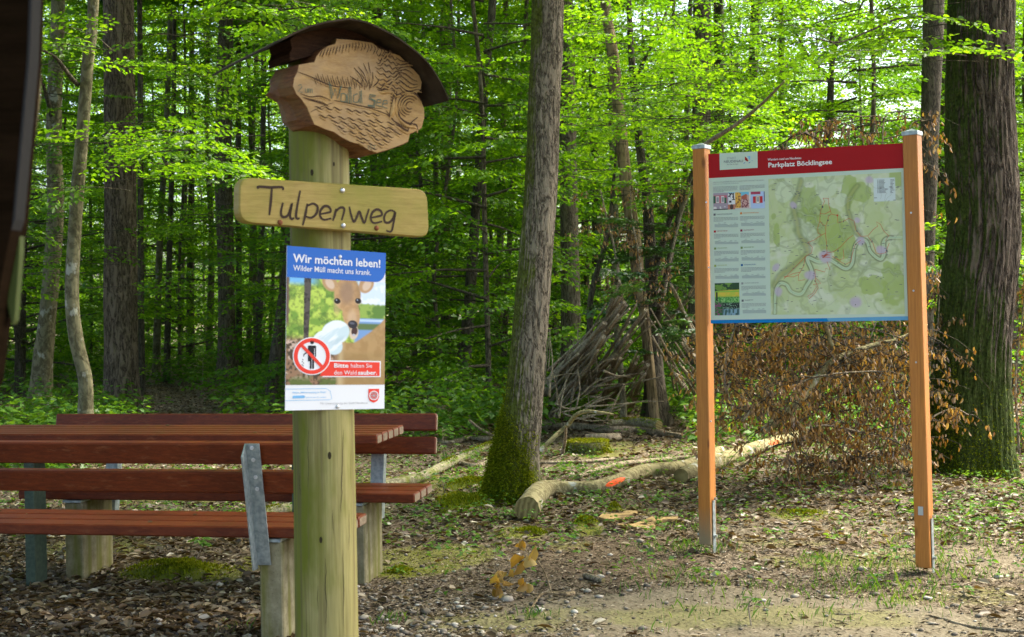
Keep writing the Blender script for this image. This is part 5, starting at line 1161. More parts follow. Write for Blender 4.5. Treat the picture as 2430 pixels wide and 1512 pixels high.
# photographs and map as fine coloured grids
def bgrid(name, quad, fn, nu, nv):
    Q = [bp(x, y) for x, y in quad]      # TL TR BR BL
    def mp_(U, V): return Q[0] * ((1 - U) * (1 - V))[..., None] + Q[1] * (U * (1 - V))[..., None] + Q[2] * (U * V)[..., None] + Q[3] * ((1 - U) * V)[..., None] + BN * .001
    return grid_print(name, fn, nu, nv, mp_, pan, OB)
def rect(u, v, a, b, c, d, s=.008): return sm(a - s, a + s, u) * sm(b + s, b - s, u) * sm(c - s, c + s, v) * sm(d + s, d - s, v)
def pic_town(u, v):
    n = fbm(u * 20, v * 8, 0, 3, 4); col = np.zeros(u.shape + (3,)) + L_(110, 190, 215)
    col = lay(col, rect(u, v, -.1, .30, .0, 1.1), L_(165, 150, 160)); col = lay(col, rect(u, v, 0, .27, .15, .60), L_(190, 95, 110)); col = lay(col, rect(u, v, 0, .045, .18, .6), L_(35, 95, 65)); col = lay(col, rect(u, v, .215, .26, .28, .62), L_(35, 95, 65))
    for a in (.055, .155): col = lay(col, rect(u, v, a, a + .06, .2, .58), L_(235, 232, 225)); col = lay(col, rect(u, v, a + .012, a + .05, .25, .54), L_(70, 85, 100)); col = lay(col, rect(u, v, a + .028, a + .034, .22, .56), L_(235, 232, 225))
    col = lay(col, rect(u, v, 0, .28, .8, 1.0) * sm(.45, .55, vn(u * 22, v * 3, 0, 2)), L_(225, 220, 215)); col = lay(col, rect(u, v, 0, .3, .94, 1.1), L_(60, 60, 55))
    col = lay(col, rect(u, v, .295, .43, .03, 1.1), L_(228, 226, 225)); col = lay(col, rect(u, v, .295, .43, .03, .45) * sm(.5, .6, vn(u * 60, v * 14, 0, 7)), L_(45, 42, 48)); col = lay(col, rect(u, v, .31, .42, .48, .60) * sm(.5, .55, vn(u * 60, .5, 0, 8)), L_(40, 40, 45)); col = lay(col, rect(u, v, .285, .43, .70, 1.1), L_(190, 120, 95)); col = lay(col, ell(u, v * .6, .36, .51, .035, .1, 0, .1), L_(70, 50, 40))
    hs = sm(.0, .02, .13 - np.abs(u - .475) * 1.2 + (v - .1) * .9) * rect(u, v, .43, .545, .0, 1.1); col = lay(col, hs, L_(225, 170, 60)); col = lay(col, hs * sm(.55, .65, vn(u * 50, v * 12, 0, 3)), L_(150, 95, 40))
    hs = sm(.0, .02, .1 - np.abs(u - .64) * 1.2 + (v - .22) * .9) * rect(u, v, .55, .71, .0, 1.1); col = lay(col, hs, L_(205, 160, 150)); col = lay(col, hs * rect(u, v, .54, .66, .1, .42), L_(175, 90, 65)); col = lay(col, hs * sm(.5, .6, vn(u * 70, v * 16, 0, 5)) * sm(.4, .45, v), L_(120, 50, 60))
    col = lay(col, rect(u, v, .70, .735, .0, 1.1), L_(220, 218, 215)); col = lay(col, rect(u, v, .735, 1.1, .0, 1.1), L_(180, 200, 232)); col = lay(col, rect(u, v, .735, .92, -.1, .16), L_(170, 55, 80)); col = lay(col, rect(u, v, .43, .74, .93, 1.1), L_(205, 200, 190)); col = lay(col, rect(u, v, .985, 1.1, 0, .6), L_(60, 60, 110))
    for a in (.775, .905): col = lay(col, rect(u, v, a, a + .055, .28, .68), L_(190, 25, 30))
    col = lay(col, rect(u, v, .832, .905, .25, .70), L_(205, 165, 80)); col = lay(col, rect(u, v, .845, .893, .28, .68), L_(235, 235, 240)); col = lay(col, rect(u, v, .852, .866, .3, .6), L_(60, 75, 100)); col = lay(col, rect(u, v, .874, .888, .3, .6), L_(60, 75, 100)); return col
def pic_pond(u, v):
    n = fbm(u * 9, v * 12, 0, 4, 12); n2 = fbm(u * 24, v * 34, 0, 3, 13); col = np.zeros(u.shape + (3,)) + L_(30, 70, 30)
    col = lay(col, sm(.27, .2, v) * sm(.45, .6, n) * sm(.75, .65, u), L_(110, 150, 50)); md = sm(.235, .27, v + .04 * u) * sm(.46, .40, v - .04 * u); col = lay(col, md, L_(190, 195, 60)); col = lay(col, md * sm(.4, .6, n), L_(215, 190, 60)); col = lay(col, sm(.24, .26, v) * sm(.3, .27, v), L_(130, 185, 60))
    lil = sm(.40, .46, v) * sm(.66, .58, v); col = lay(col, lil, L_(60, 140, 50)); col = lay(col, lil * sm(.5, .62, n2), L_(140, 195, 110)); dk = sm(.58, .66, v) * sm(.85, .78, v); col = lay(col, dk, L_(20, 35, 30)); col = lay(col, dk * sm(.55, .62, n2), L_(120, 155, 125))
    wt = sm(.78, .84, v) * sm(.28, .4, u); col = lay(col, wt, L_(130, 165, 180)); col = lay(col, wt * sm(.5, .6, vn(u * 26, v * 8, 0, 3)), L_(60, 95, 90)); rd_ = sm(.34, .22, u) * sm(.5, .7, v); col = lay(col, rd_, L_(40, 110, 45)); col = lay(col, rd_ * sm(.52, .62, n2), L_(140, 60, 110)); col = lay(col, rect(u, v, .05, .12, .28, .55), L_(25, 35, 20)); return col
def dseg(u, v, pts):
    d = np.full(u.shape, 9.0)
    for (a, b), (c, e) in zip(pts[:-1], pts[1:]):
        vx, vy = c - a, e - b; t = np.clip(((u - a) * vx + (v - b) * vy) / (vx * vx + vy * vy + 1e-9), 0, 1); d = np.minimum(d, np.hypot(u - a - t * vx, v - b - t * vy))
    return d
def M_(pts, k=6):
    q = [((x - 10) / 1225.0, (y - (175 - .05 * x)) / 1260.0) for x, y in pts]
    return q if len(q) < 3 else [tuple(p) for p in catmull([(a, b, 0) for a, b in q], 4)[:, :2]]
RIV = M_([(40, 1410), (60, 1220), (110, 1140), (170, 1150), (220, 1220), (300, 1235), (350, 1180), (400, 1080), (400, 1000), (360, 900), (400, 905), (470, 930), (560, 900), (620, 930), (720, 985), (780, 940), (800, 800), (850, 735), (910, 740), (950, 830), (1040, 900), (1075, 840), (1080, 740), (1120, 700), (1230, 690)])
VAL1 = M_([(330, 180), (290, 300), (240, 420), (270, 560), (290, 660), (350, 760), (360, 850), (250, 960), (120, 1060), (60, 1160)]); VAL2 = M_([(850, 250), (780, 370), (760, 480), (800, 600), (850, 700)])
def pic_map(u, v):
    wx = (fbm(u * 6, v * 6, 0, 3, 31) - .5) * .06; wy = (fbm(u * 6, v * 6, 0, 3, 32) - .5) * .06; U, Vv = u + wx, v + wy
    n = fbm(u * 5, v * 5, 0, 4, 33); n2 = fbm(u * 16, v * 16, 0, 3, 34)
    col = np.zeros(u.shape + (3,)) + L_(205, 216, 172); col = lay(col, sm(.4, .65, n2) * .6, L_(222, 224, 202)); col = lay(col, sm(.45, .6, fbm(u * 9, v * 9, 0, 4, 35)) * .5, L_(188, 202, 134)); col = lay(col, sm(.5, .62, n) * .7, L_(188, 202, 134))
    for (a, b, rx, ry) in ((.33, .17, .09, .12), (.44, .38, .13, .17), (.55, .45, .1, .14), (.7, .13, .08, .07), (.62, .12, .06, .12), (.78, .79, .10, .07), (.93, .78, .10, .14), (.98, .02, .08, .06), (.05, .42, .03, .07), (.3, .27, .08, .08), (.02, .28, .02, .03), (.52, .56, .04, .05)): col = lay(col, sm(1.08, .95, np.hypot((U - a) / rx, (Vv - b) / ry) + (n2 - .5) * .7) * .8, L_(166, 186, 98))
    for (a, b, rx, ry) in ((.57, .18, .05, .05), (.45, .08, .08, .07), (.12, .1, .08, .07), (.31, .40, .05, .07)): col = lay(col, sm(1.1, .9, np.hypot((U - a) / rx, (Vv - b) / ry)) * .7, L_(214, 224, 190))
    for k_, sc_, am, wd_ in ((41, 3.2, .42, .035), (47, 6.0, .30, .04)):
        q = np.abs(fbm(u * sc_ + 3, v * sc_, 0, 4, k_) - .5); col = lay(col, sm(wd_, wd_ * .3, q) * am, L_(128, 142, 92)); col = lay(col, sm(wd_ * .3, 0, q) * am * .8, L_(212, 224, 178))
    for P, wd in ((VAL1, .020), (VAL2, .018)): d = dseg(U, Vv, P); col = lay(col, sm(wd * 1.9, wd * .8, d) * .55, L_(116, 128, 72)); col = lay(col, sm(wd * .8, wd * .2, d) * .45, L_(190, 190, 110))
    d = dseg(U * .5 + u * .5, Vv * .5 + v * .5, RIV); sh = sm(.40, .60, vn(U * 5, Vv * 5, 0, 71)); col = lay(col, sm(.026, .012, d) * (.3 + .6 * sh), L_(104, 116, 74)); col = lay(col, sm(.015, .007, d) * .9, L_(204, 220, 176)); col = lay(col, sm(.003, .001, d) * .4, L_(110, 165, 155))
    for (a, b, r_) in M_([(0, 0)])[0:0] or ((.19, .20, .03), (.42, .57, .05), (.69, .49, .035), (.86, .55, .035), (.31, .72, .04), (.06, .64, .03), (.07, .83, .04), (.65, .91, .05), (.76, .04, .03), (.68, .33, .022)): col = lay(col, sm(1.25, .6, np.hypot(U - a, Vv - b) / r_) * .8, L_(196, 178, 198))
    lg = rect(u, v, .80, .955, .035, .20, .003); col = lay(col, lg, L_(214, 226, 220)); return col
MQ = [(627, 400), (1568, 351), (1594, 1357), (645, 1362)]
bgrid("town_photo", [(236, 500), (600, 487), (602, 606), (238, 621)], pic_town, 170, 60); bgrid("pond_photo", [(246, 1139), (420, 1134), (424, 1364), (248, 1367)], pic_pond, 80, 100)
mo = bgrid("hiking_map", MQ, pic_map, 240, 250)
def mz(x, y): return c3_to(x, y)
def mpt(x, y): sx_, sy_ = 2880 + x * .41005, 600 + y * .41005; return BP.hit(sx_ / 1.58025, sy_ / 1.58025, off=.012)
mb = MB()
for R_p in ([(505, 350), (555, 352), (556, 408), (570, 460), (580, 490)], [(505, 350), (518, 380), (495, 430), (478, 490), (475, 560), (455, 620), (460, 670), (490, 685)], [(480, 490), (520, 495), (560, 475), (575, 465)], [(478, 560), (500, 590), (530, 600), (548, 550), (555, 515), (580, 495), (636, 507)], [(636, 510), (640, 578), (690, 562), (740, 535), (790, 560), (805, 640), (850, 700)],
            [(530, 600), (528, 690), (538, 780), (540, 860), (520, 880)], [(528, 668), (470, 700), (420, 735), (365, 755)], [(365, 755), (408, 800), (400, 850), (340, 885), (300, 930), (230, 1000), (145, 1090)], [(145, 1065), (235, 1070), (280, 1050), (325, 975), (345, 890)], [(150, 1075), (230, 1040), (300, 1025)], [(280, 1050), (280, 1105), (340, 1095)],
            [(540, 850), (600, 840), (660, 800), (735, 720), (780, 690)], [(690, 820), (695, 900), (655, 915), (600, 890)], [(590, 880), (680, 940), (710, 955), (760, 930), (770, 870), (800, 770), (850, 735)], [(850, 700), (915, 695), (960, 640), (1005, 605), (990, 565), (1030, 590), (1060, 650), (1105, 695), (1075, 740)], [(915, 700), (960, 760), (990, 850), (1020, 860), (1075, 850), (1110, 760)],
            [(430, 1000), (520, 1025), (530, 990), (570, 1005), (540, 930)], [(430, 1000), (435, 1110), (460, 1170), (430, 1220), (380, 1270), (365, 1245), (410, 1220), (445, 1160), (415, 1140), (485, 1130), (440, 1080)]):
    ribbon(mb, [mpt(x, y) for x, y in R_p], .0022, BN, .0018)
for i in range(14): a = rt.uniform(0, 6.28); ribbon(mb, [mpt(530 + 25 * rt.uniform(-1, 1), 880 + 14 * rt.uniform(-1, 1)), mpt(535 + 45 * math.cos(a), 880 + 22 * math.sin(a))], .002, BN, .0018)
A = [(636 + 9 * math.cos(t), 507 + 9 * math.sin(t)) for t in np.linspace(0, 6.28, 13)[:-1]]; mb.poly([mpt(x, y) + BN * .002 for x, y in A][::-1])
rt_o = mb.build("route_lines", INKR, mo, OB)
mb = MB()
for i in range(70):
    x, y = rt.uniform(30, 1150), rt.uniform(200, 1350); a = rt.uniform(0, 6.28); q = [(x, y)]
    for k in range(5): a += rt.uniform(-.5, .5); q.append((min(1225, max(20, q[-1][0] + 22 * math.cos(a))), min(1390, max(195, q[-1][1] + 22 * math.sin(a)))))
    ribbon(mb, [mpt(*p) for p in q], .0011, BN, .0014)
mb.build("field_paths", flat("ink_path", (.40, .44, .34)), mo, OB)
mb = MB()
for i in range(150):
    x, y = rt.uniform(30, 1220), rt.uniform(190, 1390); wd = rt.choice((10, 18, 26)); ribbon(mb, [mpt(x, y), mpt(x + wd, y - wd * .03)], .0026, BN, .002)
for i in range(70): x, y = rt.choice(((495, 430), (475, 517), (490, 577), (548, 555), (530, 612), (690, 562), (810, 650), (536, 785), (805, 770), (950, 745), (640, 830), (700, 950), (240, 440), (860, 770), (1085, 830), (420, 1040), (800, 1320), (325, 960), (430, 1110), (610, 900), (440, 885), (105, 960), (70, 1010))); x += rt.uniform(-6, 6); y += rt.uniform(-6, 6); ribbon(mb, [mpt(x, y), mpt(x + 6, y)], .005, BN, .002)
for i in range(11): ribbon(mb, [mpt(1015, 185 + i * 11.5), mpt(1015 + rt.uniform(40, 75), 184 + i * 11.5)], .0022, BN, .002); ribbon(mb, [mpt(1120, 180 + i * 12), mpt(1120 + rt.uniform(15, 40), 179 + i * 12)], .0022, BN, .002)
for i in range(11): ribbon(mb, [mpt(1003, 185 + i * 11.5), mpt(1009, 185 + i * 11.5)], .004, BN, .002)
mb.build("map_names", INK, mo, OB)
# ================================================================== logs, stumps, sticks
def c5(x, y): return ((1600 + x * .6548) / 1.58025, (1400 + y * .6548) / 1.58025)
def c4(x, y): return ((1950 + x / 1.89) / 1.58025, (900 + y / 1.89) / 1.58025)
def c6(x, y): return ((2600 + x * .8534) / 1.58025, (1100 + y * .8534) / 1.58025)
def c7(x, y): return ((1650 + x / 3.025) / 1.58025, (1400 + y / 3.025) / 1.58025)
def c8(x, y): return ((1650 + x / 3.688) / 1.58025, (1980 + y / 3.688) / 1.58025)
def log(name, label, cat, pts, mat, n=16, end0=None, noise=.06, seed=1, moss=0, group=None, lift=0.0, parts=True):
    """pts: (x, y, width px[, z]) centre line; lies on the ground unless z is given"""
    A = []
    for p in pts:
        x, y, wd = p[:3]; c = g(x, y, 0.03)
        for _ in range(5):
            r = wd / 2 * depth(c) / FPX; z = (p[3] if len(p) > 3 else r * .9 + lift) + float(ground_z(c[0], c[1])); c = g(x, y, z)
        A.append(list(c) + [r])
    A = catmull(np.array(A), 8); org = np.array([A[:, 0].mean(), A[:, 1].mean(), 0])
    root = empty(name, org, label, cat, group); mb = MB(); mb.tube(A[:, :3], A[:, 3], n, noise=noise, seed=seed, cap=False); st = mb.build("stem", mat, root)
    for idx, nm in ((0, 1), (-1, 0)):
        b = MB(); t = A[idx, :3] - A[1 if idx == 0 else -2, :3]; t /= np.linalg.norm(t); a = np.cross(t, UZ); a /= np.linalg.norm(a); c = np.cross(t, a); r = A[idx, 3] * 1.0
        if idx == -1 and end0 is not True: r *= .95
        k = 24; V = [A[idx, :3] + t * .001 + (a * math.cos(q) + c * math.sin(q)) * r for q in np.linspace(0, 2 * math.pi, k + 1)[:-1]]
        b.add(V, [tuple(range(k)), tuple(range(k - 1, -1, -1))][:1]); b.build("cut_end", CUTEND, st, org)
    if moss:
        rng = np.random.default_rng(seed + 90); n_ = moss; i = rng.integers(0, len(A) - 1, n_); f = rng.random(n_)[:, None]; P = A[i, :3] * (1 - f) + A[i + 1, :3] * f; R = A[i, 3]
        t = unit(A[i + 1, :3] - A[i, :3]); a = unit(np.cross(t, UZ)); c = -np.cross(t, a); c = c * np.sign(c[:, 2:3] + 1e-9); th = rng.normal(0, .7, n_)
        nd = c * np.cos(th)[:, None] + a * np.sin(th)[:, None]; ok = vn(P[:, 0] * 3, P[:, 1] * 3, 0, 5) > .35; P = P + nd * R[:, None] * .97; D = unit(nd + rng.normal(0, .45, (n_, 3))); N = unit(np.cross(D, rng.normal(0, 1, (n_, 3))))
        P, D, N = P[ok], D[ok], N[ok]; S = rng.uniform(.008, .022, len(P)); V, F = leaves_mesh(P, D, N, S, S * .45); m_ = npmesh("moss", V - org, F, [MOSSB]); mo_ = link("moss", m_, root); mo_["kind"] = "stuff"
    return root, A, st, org
def mark_on(A, st, org, x0, y0, x1, y1, wpx, seg=12):
    """sprayed paint patch lying on the surface of a log"""
    from mathutils.bvhtree import BVHTree
    bv = BVHTree.FromPolygons([Vector(np.array(v.co) + org) for v in st.data.vertices], [tuple(p.vertices) for p in st.data.polygons]); L = math.hypot(x1 - x0, y1 - y0); nx, ny = -(y1 - y0) / L, (x1 - x0) / L; rows = []; rj = random.Random(int(x0))
    for i in range(seg + 1):
        f = i / seg; row = []; hw = wpx / 2 * (1 - abs(2 * f - 1) ** 3 * .8) * rj.uniform(.8, 1.15)
        for j in range(5):
            o_ = (j / 2 - 1) * hw; x, y = x0 + (x1 - x0) * f + nx * o_, y0 + (y1 - y0) * f + ny * o_; d = Vector(ray(x, y)).normalized(); h = bv.ray_cast(Vector(C0), d); row.append(None if h[0] is None else np.array(h[0] - d * .003))
        rows.append(row)
    mb = MB()
    for i in range(seg):
        for j in range(4):
            q = [rows[i][j], rows[i + 1][j], rows[i + 1][j + 1], rows[i][j + 1]]
            if all(p is not None for p in q): mb.poly(q)
    if mb.f: mb.build("paint_mark", SPRAY, st, org)
lr, A, st, og = log("felled_log", "thick crooked pale log with sawn end and orange paint mark by the leaning tree", "log",
    [c5(573, 782) + (60,), c5(628, 702) + (54,), c5(680, 665) + (44,), c5(800, 662) + (37,), c5(950, 655) + (34,), c5(1100, 616) + (34,), c5(1250, 562) + (35,), c5(1400, 548) + (32,), c5(1540, 512) + (27,), (1710, 1070, 24)], BARK_BEECHLOG, 24, True, .09, 3)
mark_on(A, st, og, *c5(1025, 645), *c5(1138, 600), 13)
lr, A, st, og = log("felled_log", "pale log with a red paint spot running under the dead branches behind the map board", "log", [(1616, 1130, 36), (1700, 1096, 36), (1790, 1065, 33), (1835, 1052, 30), (1930, 1022, 24), (2010, 988, 20), (2070, 955, 14)], BARK_BEECHLOG, 20, True, .06, 5)
mark_on(A, st, og, 1822, 1053, 1850, 1047, 12); 
log("mossy_log", "long thin log covered with yellow green moss, ending behind the sign post", "log", [(560, 1232, 26), (700, 1203, 27), (860, 1163, 26), (950, 1146, 26), (1010, 1128, 25), (1070, 1098, 22), (1150, 1063, 18), (1180, 1050, 16)], BARK_MOSSY, 16, None, .1, 7, 5000)
LG = "sticks and logs lying on the ground around the shelter"
log("fallen_log", "long brown log lying in front of the stick shelter", "log", [c4(100, 1312) + (17,), c4(420, 1325) + (19,), c4(640, 1345) + (20,), c4(830, 1338) + (19,), c4(960, 1362) + (17,), c4(1100, 1385) + (14,), c4(1270, 1412) + (12,)], BARK_STICK, 12, None, .08, 9, 0, LG)
log("fallen_log", "short mossy log lying on the long brown log at the shelter", "log", [c4(640, 1296) + (15,), c4(760, 1290) + (19,), c4(880, 1295) + (22,), c4(985, 1312) + (22,)], BARK_MOSSY, 12, None, .08, 11, 700, LG, lift=.12)
log("fallen_log", "short weathered log under the long brown log, beside the mossy stump", "log", [c4(470, 1405) + (20,), c4(600, 1402) + (22,), c4(700, 1396) + (20,)], BARK_STICK, 12, None, .08, 12, 0, LG)
log("pale_branch", "pale crooked branch propped up between the leaning tree and the shelter", "branch", [c4(140, 1500) + (12, .02), c4(240, 1400) + (11, .14), c4(330, 1320) + (11, .24), c4(400, 1240) + (10, .38), c4(470, 1216) + (9, .42), c4(560, 1222) + (7, .42), c4(660, 1236) + (5, .40)], BARK_BEECHLOG, 9, None, .1, 13, 0, LG)
log("pale_branch", "short pale stick standing against the crooked pale branch", "branch", [c4(300, 1520) + (9, .02), c4(318, 1420) + (8, .16), c4(325, 1325) + (6, .32)], BARK_STICK, 8, None, .1, 14, 0, LG)
log("fallen_branch", "brown branch lying left of the mossy leaning tree, nearest the stump", "branch", [c7(-60, 740) + (8,), c7(100, 790) + (12,), c7(330, 735) + (13,), c7(520, 745) + (14,), c7(680, 705) + (13,)], BARK_STICK, 10, None, .1, 15, 0, LG)
log("fallen_branch", "dark branch lying half under the moss left of the mossy leaning tree", "branch", [c7(200, 1000) + (9,), c7(380, 1050) + (12,), c7(520, 1020) + (13,), c7(640, 960) + (12,)], BARK_STICK, 10, None, .1, 17, 0, LG)
log("fallen_branch", "broken branch sloping down to the foot of the mossy leaning tree", "branch", [c7(330, 530) + (6, .25), c7(450, 630) + (7, .15), c7(590, 700) + (7, .06)], BARK_STICK, 8, None, .1, 18, 0, LG)
log("fallen_branch", "thin branch lying behind the thick crooked log", "branch", [c5(640, 515) + (9,), c5(800, 510) + (9,), c5(940, 505) + (9,), c5(1080, 490) + (8,)], BARK_STICK, 8, None, .1, 19, 0, LG)
log("fallen_branch", "reddish brown branch lying close behind the thick crooked log", "branch", [c5(870, 592) + (11,), c5(1000, 548) + (14,), c5(1130, 518) + (14,), c5(1300, 500) + (12,), c5(1500, 480) + (9,)], BARK_STICK, 9, None, .1, 20, 0, LG)
log("short_stick", "short thick stick lying on the open ground in front of the soil hole", "stick", [c5(905, 1158) + (14,), c5(950, 1170) + (15,), c5(1010, 1186) + (12,)], BARK_STICK, 9, None, .1, 21)
log("long_twig", "long thin twig lying at the lower right corner", "twig", [(2205, 1460, 5), (2250, 1472, 6), (2300, 1486, 7), (2370, 1494, 8), (2450, 1500, 8)], BARK_STICK, 7, None, .1, 22)
log("short_stick", "dark stick lying to the left of the left concrete foot", "stick", [(130, 1340, 8), (180, 1325, 12), (225, 1310, 8)], BARK_STICK, 8, None, .1, 24)
rs_ = random.Random(12)
for i in range(46):
    x = rs_.choice((rs_.uniform(860, 1650), rs_.uniform(1700, 2400), rs_.uniform(220, 600))); y = rs_.uniform(1180, 1490); a = rs_.uniform(-.35, .35); L = rs_.uniform(25, 85) * (y - 700) / 700
    b_ = rs_.uniform(-6, 6); log("twig", "thin dry twig lying loose on the open ground", "twig", [(x - L / 2, y - a * L / 2, 2.2), (x, y + b_, 2.8), (x + L / 2, y + a * L / 2, 1.8)], BARK_STICK, 5, None, .1, i, 0, "thin dry twigs scattered over the clearing")

def stump(name, label, x, ytop, ybase, wd, mat, moss=0, seed=1, flare=.35, tilt=0.0):
    b = g(x, ybase); s_ = FPX / depth(b); r = wd / 2 / s_; h = (ybase - ytop) / s_; org = np.array([b[0], b[1] + r, 0]); root = empty(name, org, label, "tree stump")
    P = [org + UZ * z for z in np.linspace(-.1, h, 8)]; me = trunk_mesh(np.array(P), [r] * 8, org, 28, .07, flare, 5, mat, seed=seed, fl_h=h * .35, rk=8); st = link("wood", me, root)
    n_ = len(catmull(np.array(P), 14)); V = np.array([v.co[:] for v in me.vertices]); top = V[-28:]; mb = MB(); cc = top.mean(0); rp = random.Random(seed)
    mb.add([tuple(p + org + UZ * rp.uniform(0, .01)) for p in top] + [tuple(cc + org + UZ * .006)], [(i, (i + 1) % 28, 28) for i in range(28)]); mb.build("cut_top", CUTEND, root)
    if moss:
        rng = np.random.default_rng(seed); th = rng.uniform(0, 6.28, moss); z = rng.beta(.9, 1.4, moss) * h; top_ = rng.random(moss) < .3; rr = r * (1 + flare * np.exp(-z / (h * .35))) * np.where(top_, np.sqrt(rng.random(moss)), 1); z = np.where(top_, h, z)
        P = np.stack([np.cos(th) * rr, np.sin(th) * rr, z], 1); nd = np.stack([np.cos(th) * ~top_, np.sin(th) * ~top_, top_ * 1.0 + .3], 1); D = unit(nd + rng.normal(0, .4, (moss, 3))); N = unit(np.cross(D, rng.normal(0, 1, (moss, 3)))); S = rng.uniform(.01, .028, moss)
        V, F = leaves_mesh(P, D, N, S, S * .45); mo_ = link("moss", npmesh("moss", V, F, [MOSSB]), root); mo_["kind"] = "stuff"
stump("tree_stump", "sawn off stump with mossy foot behind the right end of the far bench", 1030, 962, 1008, 72, BARK_MOSSY, 900, 3)
stump("tree_stump", "low rounded stump all covered in moss in front of the stick shelter", 1398, 1052, 1082, 92, BARK_MOSSY, 4200, 5, .3)
stump("tree_stump", "small short cut stump on the ground between the two map board posts", 2027, 1110, 1145, 34, BARK_GREY, 0, 7, .2)
# sawn slices of a flush cut stump by the hole
def slab_px(name, label, pts, z, mat):
    F = [g(x, y, z) for x, y in pts]; B = [p - UZ * .05 for p in F]; mb = MB(); solid_outline(mb, F[::-1], B[::-1], 0, 0); o = mb.build(name, mat); fixn(o); return tag(o, label, "cut stump")
slab_px("flush_cut_stump", "freshly sawn pale wood cut level with the ground, beside the moss and hole", [c5(*p) for p in ((985, 822), (1010, 800), (1035, 795), (1060, 800), (1110, 797), (1150, 783), (1208, 788), (1200, 804), (1165, 812), (1120, 828), (1070, 834), (1020, 832))], .022, FRESHCUT)
slab_px("flush_cut_stump", "longer ragged piece of freshly sawn wood level with the ground, left of the board post", [c5(*p) for p in ((1090, 860), (1130, 855), (1180, 862), (1230, 845), (1290, 820), (1340, 822), (1440, 820), (1432, 832), (1350, 838), (1290, 852), (1310, 872), (1260, 885), (1200, 880), (1160, 872), (1110, 872))], .016, FRESHCUT)
# moss cushion tufts and fur on the leaning tree foot
def moss_fur(root, radius_fn, n, seed, h1, side):
    rng = np.random.default_rng(seed); me = [c for c in root.children if c.name.startswith("trunk")][0].data; V = np.zeros(len(me.vertices) * 3); me.vertices.foreach_get("co", V); V = V.reshape(-1, 3); Nn = np.zeros(len(V) * 3); me.vertices.foreach_get("normal", Nn); Nn = Nn.reshape(-1, 3)
    z = V[:, 2]; sc = -Nn[:, 0] * side - Nn[:, 1] * .15 + np.clip((.45 - z) * 1.6, -1.2, 1.5) + (fbm(V[:, 0] * 6, V[:, 1] * 6, V[:, 2] * 2.5, 3, 5) - .5) * 1.6; sc = sc + rng.normal(0, .22, len(sc)); ok = np.where((sc > .35) & (z < h1) & (z > -.02) & (Nn[:, 1] < .4))[0]
    pick = rng.choice(ok, n); P = V[pick] + rng.normal(0, .012, (n, 3)) * np.array([1, 1, 2.0]); D = unit(Nn[pick] * .6 + rng.normal(0, .5, (n, 3)) + np.array([0, 0, -.25])); N = unit(np.cross(D, rng.normal(0, 1, (n, 3)))); S = rng.uniform(.008, .024, n); W, F = leaves_mesh(P, D, N, S, S * .42)
    o = link("moss", npmesh("moss", W, F, [MOSSD]), root); o["kind"] = "stuff"
MOSSD = leaf_mat("trunk_moss", [(0, (.07, .10, .005)), (.5, (.17, .21, .010)), (1, (.33, .36, .02))], tr=1.2, trans=.3, gloss=0.0)
moss_fur(T_ALL['mossy'], None, 22000, 3, 2.6, .8); moss_fur(T_ALL['rightbig'], None, 9000, 4, 1.6, .8)
def cushion(label, x, y, rx, ry, h, n, seed):
    c = g(x, y); rng = np.random.default_rng(seed); rr = np.abs(rng.normal(0, .62, n)); th = rng.uniform(0, 6.28, n); k = 1 + .25 * np.sin(th * 3 + seed); X, Y = c[0] + rx * rr * k * np.cos(th), c[1] + ry * rr * k * np.sin(th)
    Z = ground_z(X, Y) + h * np.maximum(1 - rr ** 2, 0) * (.7 + .6 * vn(X * 12, Y * 12, 0, seed)); 
    D = unit(rng.normal(0, .6, (n, 3)) + np.array([0, 0, 1.0])); N = unit(np.cross(D, rng.normal(0, 1, (n, 3)))); S = rng.uniform(.010, .024, n); V, F = leaves_mesh(np.stack([X, Y, Z - .006], 1), D, N, S, S * .5)
    org = np.array([c[0], c[1], 0]); t = empty("moss_cushion", org, label, "moss"); o = link("tufts", npmesh("tufts", V - org, F, [MOSSB]), t); o["kind"] = "stuff"
    mb = MB(); k2 = 14; V = []; F2 = []
    for i in range(5):
        for j in range(k2):
            f = i / 4; a = j / k2 * 6.283; kk = 1 + .25 * math.sin(a * 3 + seed); x_, y_ = c[0] + rx * f * kk * math.cos(a), c[1] + ry * f * kk * math.sin(a); V.append((x_, y_, float(ground_z(x_, y_)) + h * (1 - f * f) * .9 - .01))
    for i in range(4):
        for j in range(k2): F2.append((i * k2 + j, (i + 1) * k2 + j, (i + 1) * k2 + (j + 1) % k2, i * k2 + (j + 1) % k2))
    mb.add(V, F2, 0, True); mb.build("cushion", NT("moss_body").bsdf((.12, .14, .012), .95), t)
cushion("big moss cushion on the root left of the leaning tree", 1100, 1200, .24, .30, .07, 5200, 1); cushion("long bright moss cushion behind the foot of the leaning tree, on its left", 1120, 1160, .25, .22, .05, 3000, 2)
cushion("small moss cushion on the edge of the soil hole", *c5(905, 850), .08, .10, .04, 900, 3); cushion("flat bright moss cushion in front of the sawn end of the thick log", *c5(600, 905), .11, .10, .02, 1100, 4)
cushion("dark moss cushion on the ground behind the near bench seat", 420, 1362, .28, .16, .07, 3000, 5); cushion("moss cushion at the right concrete foot of the far bench", 950, 1358, .07, .05, .025, 500, 6); cushion("moss cushion on the pale ground behind the left board post", 1900, 1222, .16, .10, .02, 900, 7)
cushion("tiny moss cushion on the freshly sawn wood", *c5(1075, 785), .05, .05, .05, 500, 8)

